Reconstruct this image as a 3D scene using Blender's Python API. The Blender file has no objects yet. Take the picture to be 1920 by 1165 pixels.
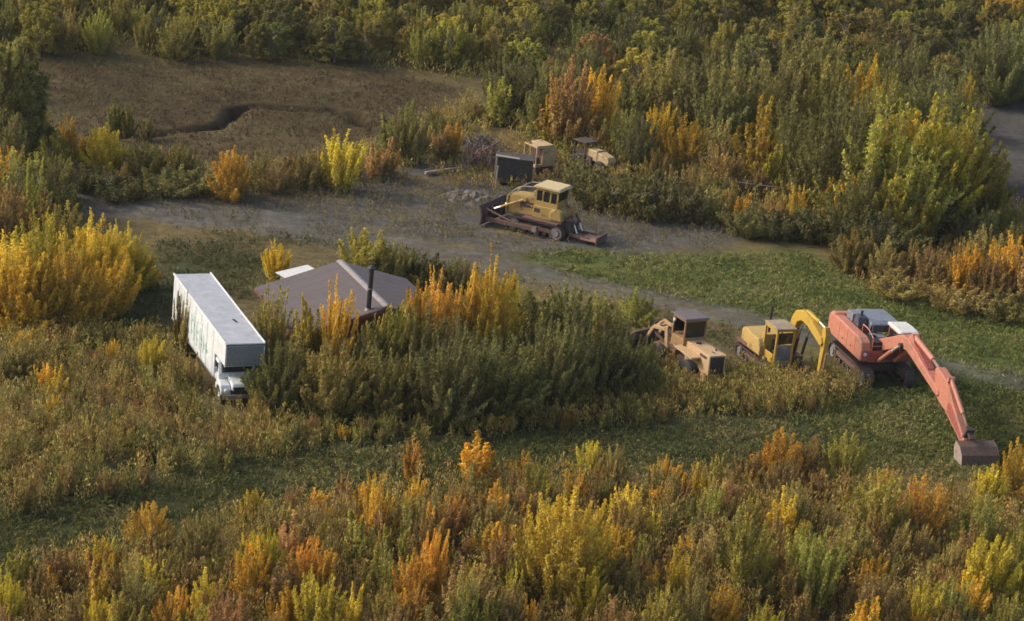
import bpy, math, random
import numpy as np
from mathutils import Matrix, Vector

# ------------------------------------------------------------------ camera, sky, sun, exposure
sc = bpy.context.scene
col = sc.collection
W0, H0, FPX = 1920, 1165, 4500.0
PITCH, ROLL, DIST = math.radians(18.5), math.radians(6.0), 144.5
FW = np.array([0, math.cos(PITCH), -math.sin(PITCH)])
_rt = np.array([1.0, 0, 0]); _up = np.cross(_rt, FW)
RT = math.cos(ROLL) * _rt + math.sin(ROLL) * _up
UP = -math.sin(ROLL) * _rt + math.cos(ROLL) * _up
CP = -DIST * FW
cam = bpy.data.cameras.new('camera'); cam_ob = bpy.data.objects.new('camera', cam); col.objects.link(cam_ob)
cam.sensor_width = 36.0; cam.lens = FPX / W0 * 36.0; cam.clip_start = 1.0; cam.clip_end = 6000
m = Matrix.Identity(4)
for i in range(3):
    m[i][0] = RT[i]; m[i][1] = UP[i]; m[i][2] = -FW[i]; m[i][3] = CP[i]
cam_ob.matrix_world = m
sc.camera = cam_ob

SUN_EL = math.radians(34); SUN_AZ = math.radians(-82)      # azimuth clockwise from +Y (away from the camera)
SUN_DIR = Vector((math.sin(SUN_AZ) * math.cos(SUN_EL), math.cos(SUN_AZ) * math.cos(SUN_EL), math.sin(SUN_EL)))
world = bpy.data.worlds.new('World'); sc.world = world; world.use_nodes = True
wn = world.node_tree.nodes; wl = world.node_tree.links
sky = wn.new('ShaderNodeTexSky'); sky.sky_type = 'NISHITA'; sky.sun_disc = False
sky.sun_elevation = SUN_EL; sky.sun_rotation = SUN_AZ; sky.dust_density = 4.0; sky.air_density = 1.0; sky.ozone_density = 0.8
wn['Background'].inputs['Strength'].default_value = 0.15
wl.new(sky.outputs[0], wn['Background'].inputs['Color'])
sun = bpy.data.lights.new('sun', 'SUN'); sun.energy = 1.75; sun.angle = math.radians(9.0); sun.color = (1.0, 0.90, 0.76)
sun_ob = bpy.data.objects.new('sun', sun); col.objects.link(sun_ob)
sun_ob.rotation_euler = SUN_DIR.to_track_quat('Z', 'Y').to_euler()
sc.view_settings.view_transform = 'Standard'; sc.view_settings.look = 'None'
sc.view_settings.exposure = 0.38; sc.view_settings.gamma = 1.0
sc.render.engine = 'CYCLES'
sc.cycles.max_bounces = 6; sc.cycles.diffuse_bounces = 4; sc.cycles.transparent_max_bounces = 6
sc.cycles.use_denoising = True
sc.cycles.filter_width = 1.6

# ------------------------------------------------------------------ helpers
rng = np.random.default_rng(7)
rnd = random.Random(11)

def project(P):
    d = np.asarray(P, float) - CP
    z = d @ FW
    return W0 / 2 + FPX * (d @ RT) / z, H0 / 2 - FPX * (d @ UP) / z

def G(px, py, z=0.0):
    d = FW * FPX + RT * (px - W0 / 2) - UP * (py - H0 / 2)
    return CP + d * ((z - CP[2]) / d[2])

def gxy(px, py, z=0.0):
    p = G(px, py, z); return float(p[0]), float(p[1])

_lat = {}
def vnoise(x, y, s, seed):
    if seed not in _lat: _lat[seed] = np.random.default_rng(seed).random((64, 64))
    L = _lat[seed]; x = np.asarray(x, float) / s + 1000; y = np.asarray(y, float) / s + 1000
    i = np.floor(x).astype(int); j = np.floor(y).astype(int); u = x - i; v = y - j
    u = u * u * (3 - 2 * u); v = v * v * (3 - 2 * v); i0 = i % 64; j0 = j % 64; i1 = (i + 1) % 64; j1 = (j + 1) % 64
    return (L[i0, j0] * (1 - u) + L[i1, j0] * u) * (1 - v) + (L[i0, j1] * (1 - u) + L[i1, j1] * u) * v

def inpoly(px, py, poly):
    px = np.asarray(px, float); py = np.asarray(py, float); r = np.zeros(px.shape, bool); n = len(poly)
    for k in range(n):
        x1, y1 = poly[k]; x2, y2 = poly[(k + 1) % n]
        if y1 == y2: continue
        c = ((y1 > py) != (y2 > py)) & (px < (x2 - x1) * (py - y1) / (y2 - y1) + x1)
        r ^= c
    return r

def segdist(x, y, pts, closed=False):
    d = np.full(np.shape(x), 1e9); n = len(pts)
    for k in range(n if closed else n - 1):
        ax, ay = pts[k]; bx, by = pts[(k + 1) % n]
        vx, vy = bx - ax, by - ay; L = vx * vx + vy * vy + 1e-9
        t = np.clip(((x - ax) * vx + (y - ay) * vy) / L, 0, 1)
        d = np.minimum(d, np.hypot(x - ax - t * vx, y - ay - t * vy))
    return d

def sdpoly(x, y, pxpoly):
    w = [gxy(*p) for p in pxpoly]
    d = segdist(x, y, w, True)
    return np.where(inpoly(x, y, w), d, -d)

def smooth(a, b, x):
    t = np.clip((x - a) / (b - a), 0, 1); return t * t * (3 - 2 * t)

def tag(o, label=None, cat=None, group=None, kind=None):
    if label: o['label'] = label
    if cat: o['category'] = cat
    if group: o['group'] = group
    if kind: o['kind'] = kind
    return o

def empty(name, loc, rz=0, rx=0, ry=0):
    o = bpy.data.objects.new(name, None); col.objects.link(o)
    o.location = loc; o.rotation_euler = (rx, ry, rz); o.empty_display_size = 0.3
    return o

def np_mesh(name, verts, faces, uniform):
    """fast mesh from numpy arrays: faces (n, k)"""
    me = bpy.data.meshes.new(name)
    n, k = faces.shape
    me.vertices.add(len(verts)); me.vertices.foreach_set('co', np.ascontiguousarray(verts, np.float32).ravel())
    me.loops.add(n * k); me.loops.foreach_set('vertex_index', np.ascontiguousarray(faces, np.int32).ravel())
    me.polygons.add(n); me.polygons.foreach_set('loop_start', np.arange(0, n * k, k, dtype=np.int32))
    me.update(calc_edges=True)
    return me

def add_col(me, name, rgb):
    a = me.color_attributes.new(name, 'FLOAT_COLOR', 'POINT')
    c = np.ones((len(rgb), 4), np.float32); c[:, :3] = rgb
    a.data.foreach_set('color', c.ravel())

# ------------------------------------------------------------------ materials
def new_mat(name):
    mt = bpy.data.materials.new(name); mt.use_nodes = True
    nt = mt.node_tree; return mt, nt, nt.nodes['Principled BSDF']

def nz(nt, scale, detail=4, rough=0.6, coord='Object'):
    tc = nt.nodes.new('ShaderNodeTexCoord'); n = nt.nodes.new('ShaderNodeTexNoise')
    n.inputs['Scale'].default_value = scale; n.inputs['Detail'].default_value = detail; n.inputs['Roughness'].default_value = rough
    nt.links.new(tc.outputs[coord], n.inputs['Vector']); return n

def ramp(nt, src, stops):
    r = nt.nodes.new('ShaderNodeValToRGB'); e = r.color_ramp.elements
    while len(e) < len(stops): e.new(0.5)
    for k, (p, c) in enumerate(stops): e[k].position = p; e[k].color = (*c, 1) if len(c) == 3 else c
    nt.links.new(src, r.inputs['Fac']); return r

def mixc(nt, fac, a, b, mode='MIX'):
    mx = nt.nodes.new('ShaderNodeMix'); mx.data_type = 'RGBA'; mx.blend_type = mode
    for s, v in ((0, fac), (6, a), (7, b)):
        if hasattr(v, 'links'): nt.links.new(v, mx.inputs[s])
        elif s == 0: mx.inputs[0].default_value = v
        else: mx.inputs[s].default_value = (*v, 1)
    return mx.outputs[2]

def paint(name, base, wear=(0.16, 0.09, 0.05), amount=0.5, rough=0.6, metal=0.0, scale=1.3, fade=None):
    mt, nt, b = new_mat(name)
    n1 = nz(nt, scale, 6, 0.68); n2 = nz(nt, scale * 5, 4, 0.7)
    fade = fade or tuple(min(1, c * 1.25 + 0.03) for c in base)
    c1 = mixc(nt, ramp(nt, n2.outputs[0], [(0.35, (0, 0, 0)), (0.7, (1, 1, 1))]).outputs[0], base, fade)
    lo = 0.70 - 0.22 * amount
    c2 = mixc(nt, ramp(nt, n1.outputs[0], [(lo, (0, 0, 0)), (lo + 0.12, (1, 1, 1))]).outputs[0], c1, wear)
    nt.links.new(c2, b.inputs['Base Color']); b.inputs['Roughness'].default_value = rough; b.inputs['Metallic'].default_value = metal
    bp = nt.nodes.new('ShaderNodeBump'); bp.inputs['Strength'].default_value = 0.25; bp.inputs['Distance'].default_value = 0.02
    nt.links.new(n2.outputs[0], bp.inputs['Height']); nt.links.new(bp.outputs[0], b.inputs['Normal'])
    return mt

M = {}
M['truck_white'] = paint('truck_white', (0.60, 0.64, 0.66), (0.45, 0.46, 0.45), 0.35, 0.45, scale=0.5)
M['truck_roof'] = paint('truck_roof', (0.36, 0.375, 0.395), (0.29, 0.275, 0.265), 0.55, 0.55, scale=0.35)
M['truck_grey'] = paint('truck_grey', (0.17, 0.185, 0.195), (0.2, 0.17, 0.14), 0.4, 0.6)
M['trim'] = paint('trim', (0.68, 0.69, 0.69), (0.42, 0.41, 0.39), 0.3, 0.4)
M['rail'] = paint('rail', (0.10, 0.105, 0.11), (0.2, 0.18, 0.16), 0.3, 0.5)
M['decal'] = paint('decal', (0.27, 0.42, 0.36), (0.56, 0.61, 0.61), 0.7, 0.5, scale=1.5)
M['decal_dark'] = paint('decal_dark', (0.20, 0.23, 0.21), (0.50, 0.53, 0.52), 0.7, 0.5, scale=1.6)
M['black'] = paint('black', (0.012, 0.012, 0.013), (0.09, 0.06, 0.045), 0.4, 0.6)
M['rubber'] = paint('rubber', (0.03, 0.03, 0.03), (0.10, 0.09, 0.075), 0.5, 0.85)
M['glass'], _nt, _b = new_mat('glass'); _b.inputs['Base Color'].default_value = (0.02, 0.022, 0.025, 1); _b.inputs['Roughness'].default_value = 0.12
M['glass_dusty'] = paint('glass_dusty', (0.10, 0.12, 0.145), (0.26, 0.29, 0.34), 0.9, 0.25, scale=1.6)
M['chrome'], _nt, _b = new_mat('chrome'); _b.inputs['Base Color'].default_value = (0.85, 0.85, 0.85, 1); _b.inputs['Roughness'].default_value = 0.3; _b.inputs['Metallic'].default_value = 0.6
M['lamp'], _nt, _b = new_mat('lamp'); _b.inputs['Base Color'].default_value = (0.8, 0.8, 0.78, 1); _b.inputs['Roughness'].default_value = 0.2
M['roof'] = paint('roof', (0.098, 0.078, 0.074), (0.078, 0.06, 0.056), 0.6, 0.6, scale=0.5, fade=(0.115, 0.092, 0.09))
M['ridge'] = paint('ridge', (0.27, 0.24, 0.225), (0.2, 0.17, 0.155), 0.5, 0.6)
M['logs'] = paint('logs', (0.17, 0.07, 0.045), (0.10, 0.05, 0.035), 0.7, 0.8)
M['fascia'] = paint('fascia', (0.13, 0.05, 0.045), (0.08, 0.04, 0.035), 0.5, 0.7)
M['dozer'] = paint('dozer', (0.37, 0.235, 0.056), (0.165, 0.095, 0.042), 0.8, 0.65, fade=(0.42, 0.29, 0.095))
M['dozer_roof'] = paint('dozer_roof', (0.50, 0.395, 0.20), (0.38, 0.27, 0.12), 0.35, 0.65)
M['rust'] = paint('rust', (0.115, 0.060, 0.048), (0.20, 0.11, 0.07), 0.7, 0.8)
M['rust_dark'] = paint('rust_dark', (0.055, 0.036, 0.033), (0.12, 0.07, 0.05), 0.6, 0.8)
M['rust_pink'] = paint('rust_pink', (0.26, 0.145, 0.105), (0.16, 0.085, 0.06), 0.7, 0.8)
M['steel'] = paint('steel', (0.22, 0.20, 0.19), (0.16, 0.10, 0.08), 0.6, 0.55, 0.3)
M['loader'] = paint('loader', (0.52, 0.335, 0.16), (0.33, 0.165, 0.07), 0.5, 0.65, fade=(0.57, 0.40, 0.225))
M['loader_dark'] = paint('loader_dark', (0.29, 0.165, 0.066), (0.18, 0.09, 0.04), 0.6, 0.7)
M['cabroof'] = paint('cabroof', (0.115, 0.096, 0.095), (0.11, 0.085, 0.08), 0.6, 0.7)
M['yellow'] = paint('yellow', (0.47, 0.29, 0.026), (0.28, 0.15, 0.03), 0.55, 0.6, fade=(0.53, 0.355, 0.06))
M['yellow_old'] = paint('yellow_old', (0.43, 0.295, 0.085), (0.24, 0.135, 0.045), 0.7, 0.7)
M['tan'] = paint('tan', (0.27, 0.215, 0.135), (0.22, 0.16, 0.10), 0.6, 0.75)
M['orange'] = paint('orange', (0.46, 0.160, 0.098), (0.33, 0.165, 0.115), 0.75, 0.6, fade=(0.52, 0.235, 0.165), scale=0.8)
M['orange_dark'] = paint('orange_dark', (0.27, 0.062, 0.048), (0.22, 0.08, 0.06), 0.5, 0.65)
M['slate'] = paint('slate', (0.15, 0.17, 0.20), (0.12, 0.12, 0.13), 0.5, 0.5)
M['slate_dark'] = paint('slate_dark', (0.045, 0.055, 0.08), (0.08, 0.08, 0.09), 0.4, 0.45)
M['bucket'] = paint('bucket', (0.10, 0.056, 0.040), (0.15, 0.10, 0.08), 0.6, 0.7)
M['bucket_side'] = paint('bucket_side', (0.27, 0.215, 0.18), (0.2, 0.13, 0.1), 0.6, 0.7)
M['darkbin'] = paint('darkbin', (0.042, 0.037, 0.031), (0.085, 0.055, 0.038), 0.8, 0.8)
M['cream'] = paint('cream', (0.42, 0.30, 0.145), (0.27, 0.16, 0.07), 0.75, 0.7)
M['palewood'] = paint('palewood', (0.28, 0.245, 0.19), (0.24, 0.2, 0.15), 0.6, 0.85)
M['greystick'] = paint('greystick', (0.13, 0.105, 0.09), (0.075, 0.055, 0.045), 0.6, 0.9)
M['bark'] = paint('bark', (0.24, 0.20, 0.15), (0.08, 0.06, 0.045), 0.6, 0.9, scale=4)
M['whitesheet'] = paint('whitesheet', (0.56, 0.55, 0.52), (0.5, 0.45, 0.38), 0.4, 0.6)

# leaf material: the plant's own colour (object colour), each leaf and each shoot a little different, lower leaves greener
def leaf_mat():
    mt, nt, b = new_mat('leaves')
    oi = nt.nodes.new('ShaderNodeObjectInfo'); at = nt.nodes.new('ShaderNodeAttribute'); at.attribute_name = 'lv'
    sp = nt.nodes.new('ShaderNodeSeparateColor'); nt.links.new(at.outputs['Color'], sp.inputs[0])
    def mth(op, a, b_, c=None):
        n = nt.nodes.new('ShaderNodeMath'); n.operation = op
        for k, v in enumerate((a, b_, c)):
            if v is None: continue
            if hasattr(v, 'links'): nt.links.new(v, n.inputs[k])
            else: n.inputs[k].default_value = v
        return n.outputs[0]
    inv = mth('SUBTRACT', 1.0, sp.outputs[1])
    gfac = mth('MULTIPLY', oi.outputs['Alpha'], mth('POWER', inv, 1.3))
    c = mixc(nt, gfac, oi.outputs['Color'], (0.215, 0.205, 0.062))
    h = nt.nodes.new('ShaderNodeHueSaturation'); nt.links.new(c, h.inputs['Color'])
    nt.links.new(mth('MULTIPLY_ADD', sp.outputs[0], 0.045, 0.4775), h.inputs['Hue'])
    nt.links.new(mth('MULTIPLY_ADD', sp.outputs[2], 0.75, 0.62), h.inputs['Value'])
    nt.links.new(h.outputs[0], b.inputs['Base Color']); b.inputs['Roughness'].default_value = 0.7
    b.inputs['Specular IOR Level'].default_value = 0.15
    tr = nt.nodes.new('ShaderNodeBsdfTranslucent'); nt.links.new(h.outputs[0], tr.inputs['Color'])
    ms = nt.nodes.new('ShaderNodeMixShader'); ms.inputs[0].default_value = 0.36
    nt.links.new(b.outputs[0], ms.inputs[1]); nt.links.new(tr.outputs[0], ms.inputs[2])
    nt.links.new(ms.outputs[0], nt.nodes['Material Output'].inputs['Surface'])
    return mt
M['leaf'] = leaf_mat()

def attr_mat(name, attr, trans=0.2):
    mt, nt, b = new_mat(name)
    at = nt.nodes.new('ShaderNodeAttribute'); at.attribute_name = attr
    nt.links.new(at.outputs['Color'], b.inputs['Base Color']); b.inputs['Roughness'].default_value = 0.8; b.inputs['Specular IOR Level'].default_value = 0.1
    tr = nt.nodes.new('ShaderNodeBsdfTranslucent'); nt.links.new(at.outputs['Color'], tr.inputs['Color'])
    ms = nt.nodes.new('ShaderNodeMixShader'); ms.inputs[0].default_value = trans
    nt.links.new(b.outputs[0], ms.inputs[1]); nt.links.new(tr.outputs[0], ms.inputs[2])
    nt.links.new(ms.outputs[0], nt.nodes['Material Output'].inputs['Surface'])
    return mt
M['weed'] = attr_mat('weeds', 'wc')

def ground_mat():
    mt, nt, b = new_mat('earth_and_grass')
    at = nt.nodes.new('ShaderNodeAttribute'); at.attribute_name = 'gc'
    n1 = nz(nt, 1.6, 6, 0.75); n2 = nz(nt, 7.0, 4, 0.7)
    c = mixc(nt, 0.85, at.outputs['Color'], ramp(nt, n1.outputs[0], [(0.3, (0.30, 0.30, 0.28)), (0.52, (0.5, 0.5, 0.5)), (0.72, (0.80, 0.77, 0.70))]).outputs[0], 'OVERLAY')
    c = mixc(nt, 0.55, c, ramp(nt, n2.outputs[0], [(0.3, (0.34, 0.35, 0.33)), (0.7, (0.68, 0.66, 0.62))]).outputs[0], 'OVERLAY')
    nt.links.new(c, b.inputs['Base Color']); b.inputs['Roughness'].default_value = 0.95; b.inputs['Specular IOR Level'].default_value = 0.1
    bp = nt.nodes.new('ShaderNodeBump'); bp.inputs['Strength'].default_value = 0.6; bp.inputs['Distance'].default_value = 0.12
    nt.links.new(n1.outputs[0], bp.inputs['Height']); nt.links.new(bp.outputs[0], b.inputs['Normal'])
    return mt
M['ground'] = ground_mat()
M['creek'], _nt, _b = new_mat('creek_water'); _b.inputs['Base Color'].default_value = (0.014, 0.012, 0.009, 1); _b.inputs['Roughness'].default_value = 0.7; _b.inputs['Specular IOR Level'].default_value = 0.1

# ------------------------------------------------------------------ ground
BOG = [(20, 112), (250, 118), (420, 118), (700, 130), (860, 160), (900, 190), (800, 225), (640, 300), (420, 315), (300, 330), (150, 300), (70, 250), (45, 190)]
ROAD = [(60, 360), (170, 378), (350, 396), (560, 425), (760, 462), (900, 492), (1050, 522), (1250, 566), (1450, 606), (1650, 652), (1800, 690), (2100, 770)]
YARD = [(330, 372), (560, 352), (700, 330), (800, 300), (960, 290), (1010, 330), (1180, 400), (1340, 380), (1440, 440), (1330, 470), (1200, 478), (1090, 462), (960, 472), (800, 455), (560, 420)]
GREEN = [(960, 470), (1120, 465), (1300, 478), (1500, 470), (1580, 510), (1750, 560), (2000, 610), (2000, 900), (1700, 880), (1600, 820), (1480, 800), (1500, 700), (1560, 650), (1400, 590), (1250, 560), (1050, 515)]
TRACK = [(-200, 1060), (0, 1000), (130, 960), (330, 918), (600, 868), (900, 832), (1200, 806), (1450, 792), (1700, 770), (2100, 760)]
LAWN_L = [(0, 620), (120, 610), (250, 560), (300, 470), (480, 480), (500, 520), (420, 540), (330, 600), (300, 640), (150, 640)]
BAR = [(1815, 190), (1960, 160), (2150, 150), (2150, 420), (1960, 400), (1850, 390), (1840, 300)]
CREEK = [(225, 258), (290, 250), (350, 244), (400, 240), (425, 226), (440, 207), (480, 200), (560, 205), (630, 210), (665, 222), (680, 232)]
CREEK_W = [gxy(*p) for p in CREEK]

def gh(x, y):
    x = np.asarray(x, float); y = np.asarray(y, float)
    return 0.35 * (vnoise(x, y, 14, 3) - 0.5) + 0.12 * (vnoise(x, y, 3.3, 4) - 0.5)

def gh1(x, y): return float(gh(np.array([x]), np.array([y]))[0])

def zones(x, y):
    n = (vnoise(x, y, 2.2, 21) - 0.5) * 2.4 + (vnoise(x, y, 0.8, 22) - 0.5) * 1.2
    z = {}
    z['bog'] = smooth(-1.5, 1.5, sdpoly(x, y, BOG) + n * 0.8)
    rw = [gxy(*p) for p in ROAD]
    dr = segdist(x, y, rw)
    wroad = 2.7 - 0.9 * smooth(-15, 12, x)
    z['road'] = smooth(-0.7, 0.7, wroad - dr + n * 0.45)
    z['yard'] = smooth(-1.5, 1.5, sdpoly(x, y, YARD) + n)
    z['bar'] = smooth(-0.8, 0.8, sdpoly(x, y, BAR) + n * 0.6)
    z['green'] = smooth(-2.5, 2.5, sdpoly(x, y, GREEN) + n)
    tw = [gxy(*p) for p in TRACK]; dt = segdist(x, y, tw)
    z['track'] = smooth(-1.5, 1.5, 5.0 - dt + n)
    z['rut'] = smooth(0.0, 0.25, 0.3 - np.abs(np.minimum(np.abs(dt - 0.95), 9)) + n * 0.08)
    z['rutr'] = smooth(0.0, 0.3, 0.38 - np.abs(dr - 0.95) + n * 0.08)
    z['lawn'] = smooth(-1.5, 1.5, sdpoly(x, y, LAWN_L) + n)
    z['peat'] = smooth(-0.35, 0.2, np.where(x < -24.5, 0.32, 0.72) - segdist(x, y, CREEK_W) + n * 0.25)
    z['creek'] = smooth(-0.2, 0.15, np.where(x < -24.5, 0.36, 0.58) - segdist(x, y, CREEK_W) + n * 0.30)
    return z

def build_ground():
    st = 0.5
    xs = np.arange(-80, 80 + st / 2, st); ys = np.arange(-62, 150 + st / 2, st)
    X, Y = np.meshgrid(xs, ys); x = X.ravel(); y = Y.ravel()
    z = zones(x, y)
    h = gh(x, y) + (vnoise(x, y, 0.9, 31) - 0.5) * 0.10 * (1 - 0.7 * np.maximum(z['road'], z['yard'])) - 0.85 * z['creek'] - 0.06 * z['rut'] * z['track'] - 0.05 * z['rutr'] * z['road']
    edge = np.minimum.reduce([x + 80, 80 - x, y + 62, 150 - y]); h = h * smooth(0, 8, edge)
    p1 = vnoise(x, y, 5.5, 41)[:, None]; p2 = vnoise(x, y, 1.7, 42)[:, None]; p3 = vnoise(x, y, 0.75, 43)[:, None]
    def L(a, b, t): return np.array(a) * (1 - t) + np.array(b) * t
    c = L((0.060, 0.052, 0.026), (0.115, 0.085, 0.040), p1 * 0.6 + p2 * 0.4)
    c = c * 1.45
    def lay(c, w, nc): return c * (1 - w[:, None]) + nc * w[:, None]
    c = lay(c, z['bog'], L((0.055, 0.039, 0.021), (0.112, 0.088, 0.042), np.clip(p1 * 0.9 + (p3 - 0.5) * 0.7, 0, 1)))
    c = lay(c, z['lawn'] * 0.8, L((0.032, 0.040, 0.015), (0.070, 0.076, 0.029), p2))
    c = lay(c, z['green'], L((0.045, 0.062, 0.018), (0.105, 0.125, 0.036), np.clip(p2 * 0.7 + (p3 - 0.5) * 0.9 + 0.15, 0, 1)))
    c = lay(c, z['track'] * 0.9, L((0.026, 0.034, 0.013), (0.058, 0.066, 0.026), np.clip(p2 + (p3 - 0.5) * 0.5, 0, 1)))
    c = lay(c, z['rut'] * z['track'] * 0.3, L((0.11, 0.095, 0.06), (0.15, 0.14, 0.09), p3))
    grav = L((0.074, 0.070, 0.064), (0.138, 0.131, 0.122), np.clip(p2 * 0.6 + p3 * 0.4, 0, 1))
    c = lay(c, z['yard'] * np.clip(0.95 - 0.75 * smooth(0.5, 0.72, p2[:, 0] * 0.6 + p1[:, 0] * 0.4), 0, 1), grav * 0.95)
    c = lay(c, z['road'] * (0.85 - 0.25 * smooth(-15, 10, x)), grav * 1.0)
    c = lay(c, z['road'] * z['rutr'] * 0.5, grav * 1.1)
    c = lay(c, z['bar'], L((0.046, 0.043, 0.040), (0.092, 0.086, 0.080), p2 * 0.5 + p1 * 0.5))
    c = lay(c, z['peat'] * 0.85, L((0.020, 0.014, 0.009), (0.034, 0.024, 0.015), p3))
    c = lay(c, z['creek'] * 0.9, L((0.014, 0.010, 0.006), (0.022, 0.015, 0.010), p3))
    nx, ny = len(xs), len(ys)
    I = np.arange(nx * ny).reshape(ny, nx)
    F = np.stack([I[:-1, :-1], I[:-1, 1:], I[1:, 1:], I[1:, :-1]], -1).reshape(-1, 4)
    cls = np.zeros(nx * ny, int)
    cls[z['bog'] > 0.5] = 1; cls[(z['yard'] > 0.5)] = 2; cls[z['road'] > 0.5] = 3; cls[z['track'] > 0.6] = 4; cls[z['bar'] > 0.5] = 5
    fc = np.sort(cls[F], axis=1)[:, 2]
    V = np.stack([x, y, h], -1)
    names = ['ground', 'bog_meadow', 'gravel_yard', 'gravel_road', 'grass_track', 'gravel_bar']
    labels = ['open weedy ground between bushes, road and machines', 'flat brown boggy meadow below the far forest', 'grey gravel yard around the parked bulldozer', 'grey gravel road running down from left to right', 'rutted dark green grass track across the lower picture', 'grey gravel patch at the far right edge behind bushes']
    for k, nm in enumerate(names):
        f = F[fc == k]
        if not len(f): continue
        u, inv = np.unique(f, return_inverse=True); f2 = inv.reshape(-1, 4)
        v = V[u]; cc = c[u]
        if k == 0:     # coarse skirt out to the horizon, joined to the same sheet
            ring = []
            for (ax, ay, bx, by) in ((-2500, 150, 2500, 2600), (-2500, -2500, 2500, -62), (-2500, -62, -80, 150), (80, -62, 2500, 150)):
                ring += [(ax, ay, 0), (bx, ay, 0), (bx, by, 0), (ax, by, 0)]
            n0 = len(v); v = np.vstack([v, ring]); cc = np.vstack([cc, np.tile((0.085, 0.072, 0.034), (16, 1))])
            f2 = np.vstack([f2, np.arange(16).reshape(4, 4) + n0])
        me = np_mesh(nm, v, f2, True); add_col(me, 'gc', cc * 1.1); me.materials.append(M['ground'])
        me.polygons.foreach_set('use_smooth', np.ones(len(f2), bool))
        o = bpy.data.objects.new(nm, me); col.objects.link(o); tag(o, labels[k], None, None, 'structure')
    # water at the bottom of the creek
    vs = []; fs = []
    for k, (cx, cy) in enumerate(CREEK_W):
        a = CREEK_W[max(0, k - 1)]; b = CREEK_W[min(len(CREEK_W) - 1, k + 1)]
        dx, dy = b[0] - a[0], b[1] - a[1]; l = math.hypot(dx, dy); nx_, ny_ = -dy / l * 0.7, dx / l * 0.7
        zz = gh1(cx, cy) - 0.80
        vs += [(cx + nx_, cy + ny_, zz), (cx - nx_, cy - ny_, zz)]
        if k: fs.append((2 * k - 2, 2 * k - 1, 2 * k + 1, 2 * k))
    me = bpy.data.meshes.new('creek'); me.from_pydata(vs, [], fs); me.materials.append(M['creek'])
    tag_o = bpy.data.objects.new('creek', me); col.objects.link(tag_o); tag(tag_o, 'narrow dark creek winding through the brown bog', None, None, 'structure')
build_ground()

# ------------------------------------------------------------------ thin evening haze over the valley
def build_haze():
    me = bpy.data.meshes.new('haze'); x, z0, z1 = 2600.0, -2.5, 47.5
    v = [(-x, -x, z0), (x, -x, z0), (x, x, z0), (-x, x, z0), (-x, -x, z1), (x, -x, z1), (x, x, z1), (-x, x, z1)]
    me.from_pydata(v, [], [(3, 2, 1, 0), (4, 5, 6, 7), (0, 1, 5, 4), (1, 2, 6, 5), (2, 3, 7, 6), (3, 0, 4, 7)])
    mt = bpy.data.materials.new('haze_air'); mt.use_nodes = True; nt = mt.node_tree; nt.nodes.clear()
    out = nt.nodes.new('ShaderNodeOutputMaterial'); pv = nt.nodes.new('ShaderNodeVolumePrincipled')
    pv.inputs['Color'].default_value = (0.93, 0.93, 0.90, 1); pv.inputs['Density'].default_value = 0.00010; pv.inputs['Anisotropy'].default_value = 0.2
    nt.links.new(pv.outputs[0], out.inputs['Volume']); me.materials.append(mt)
    o = bpy.data.objects.new('haze', me); col.objects.link(o); tag(o, 'thin pale evening haze over the whole clearing', 'haze', None, 'stuff')
build_haze()

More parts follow.
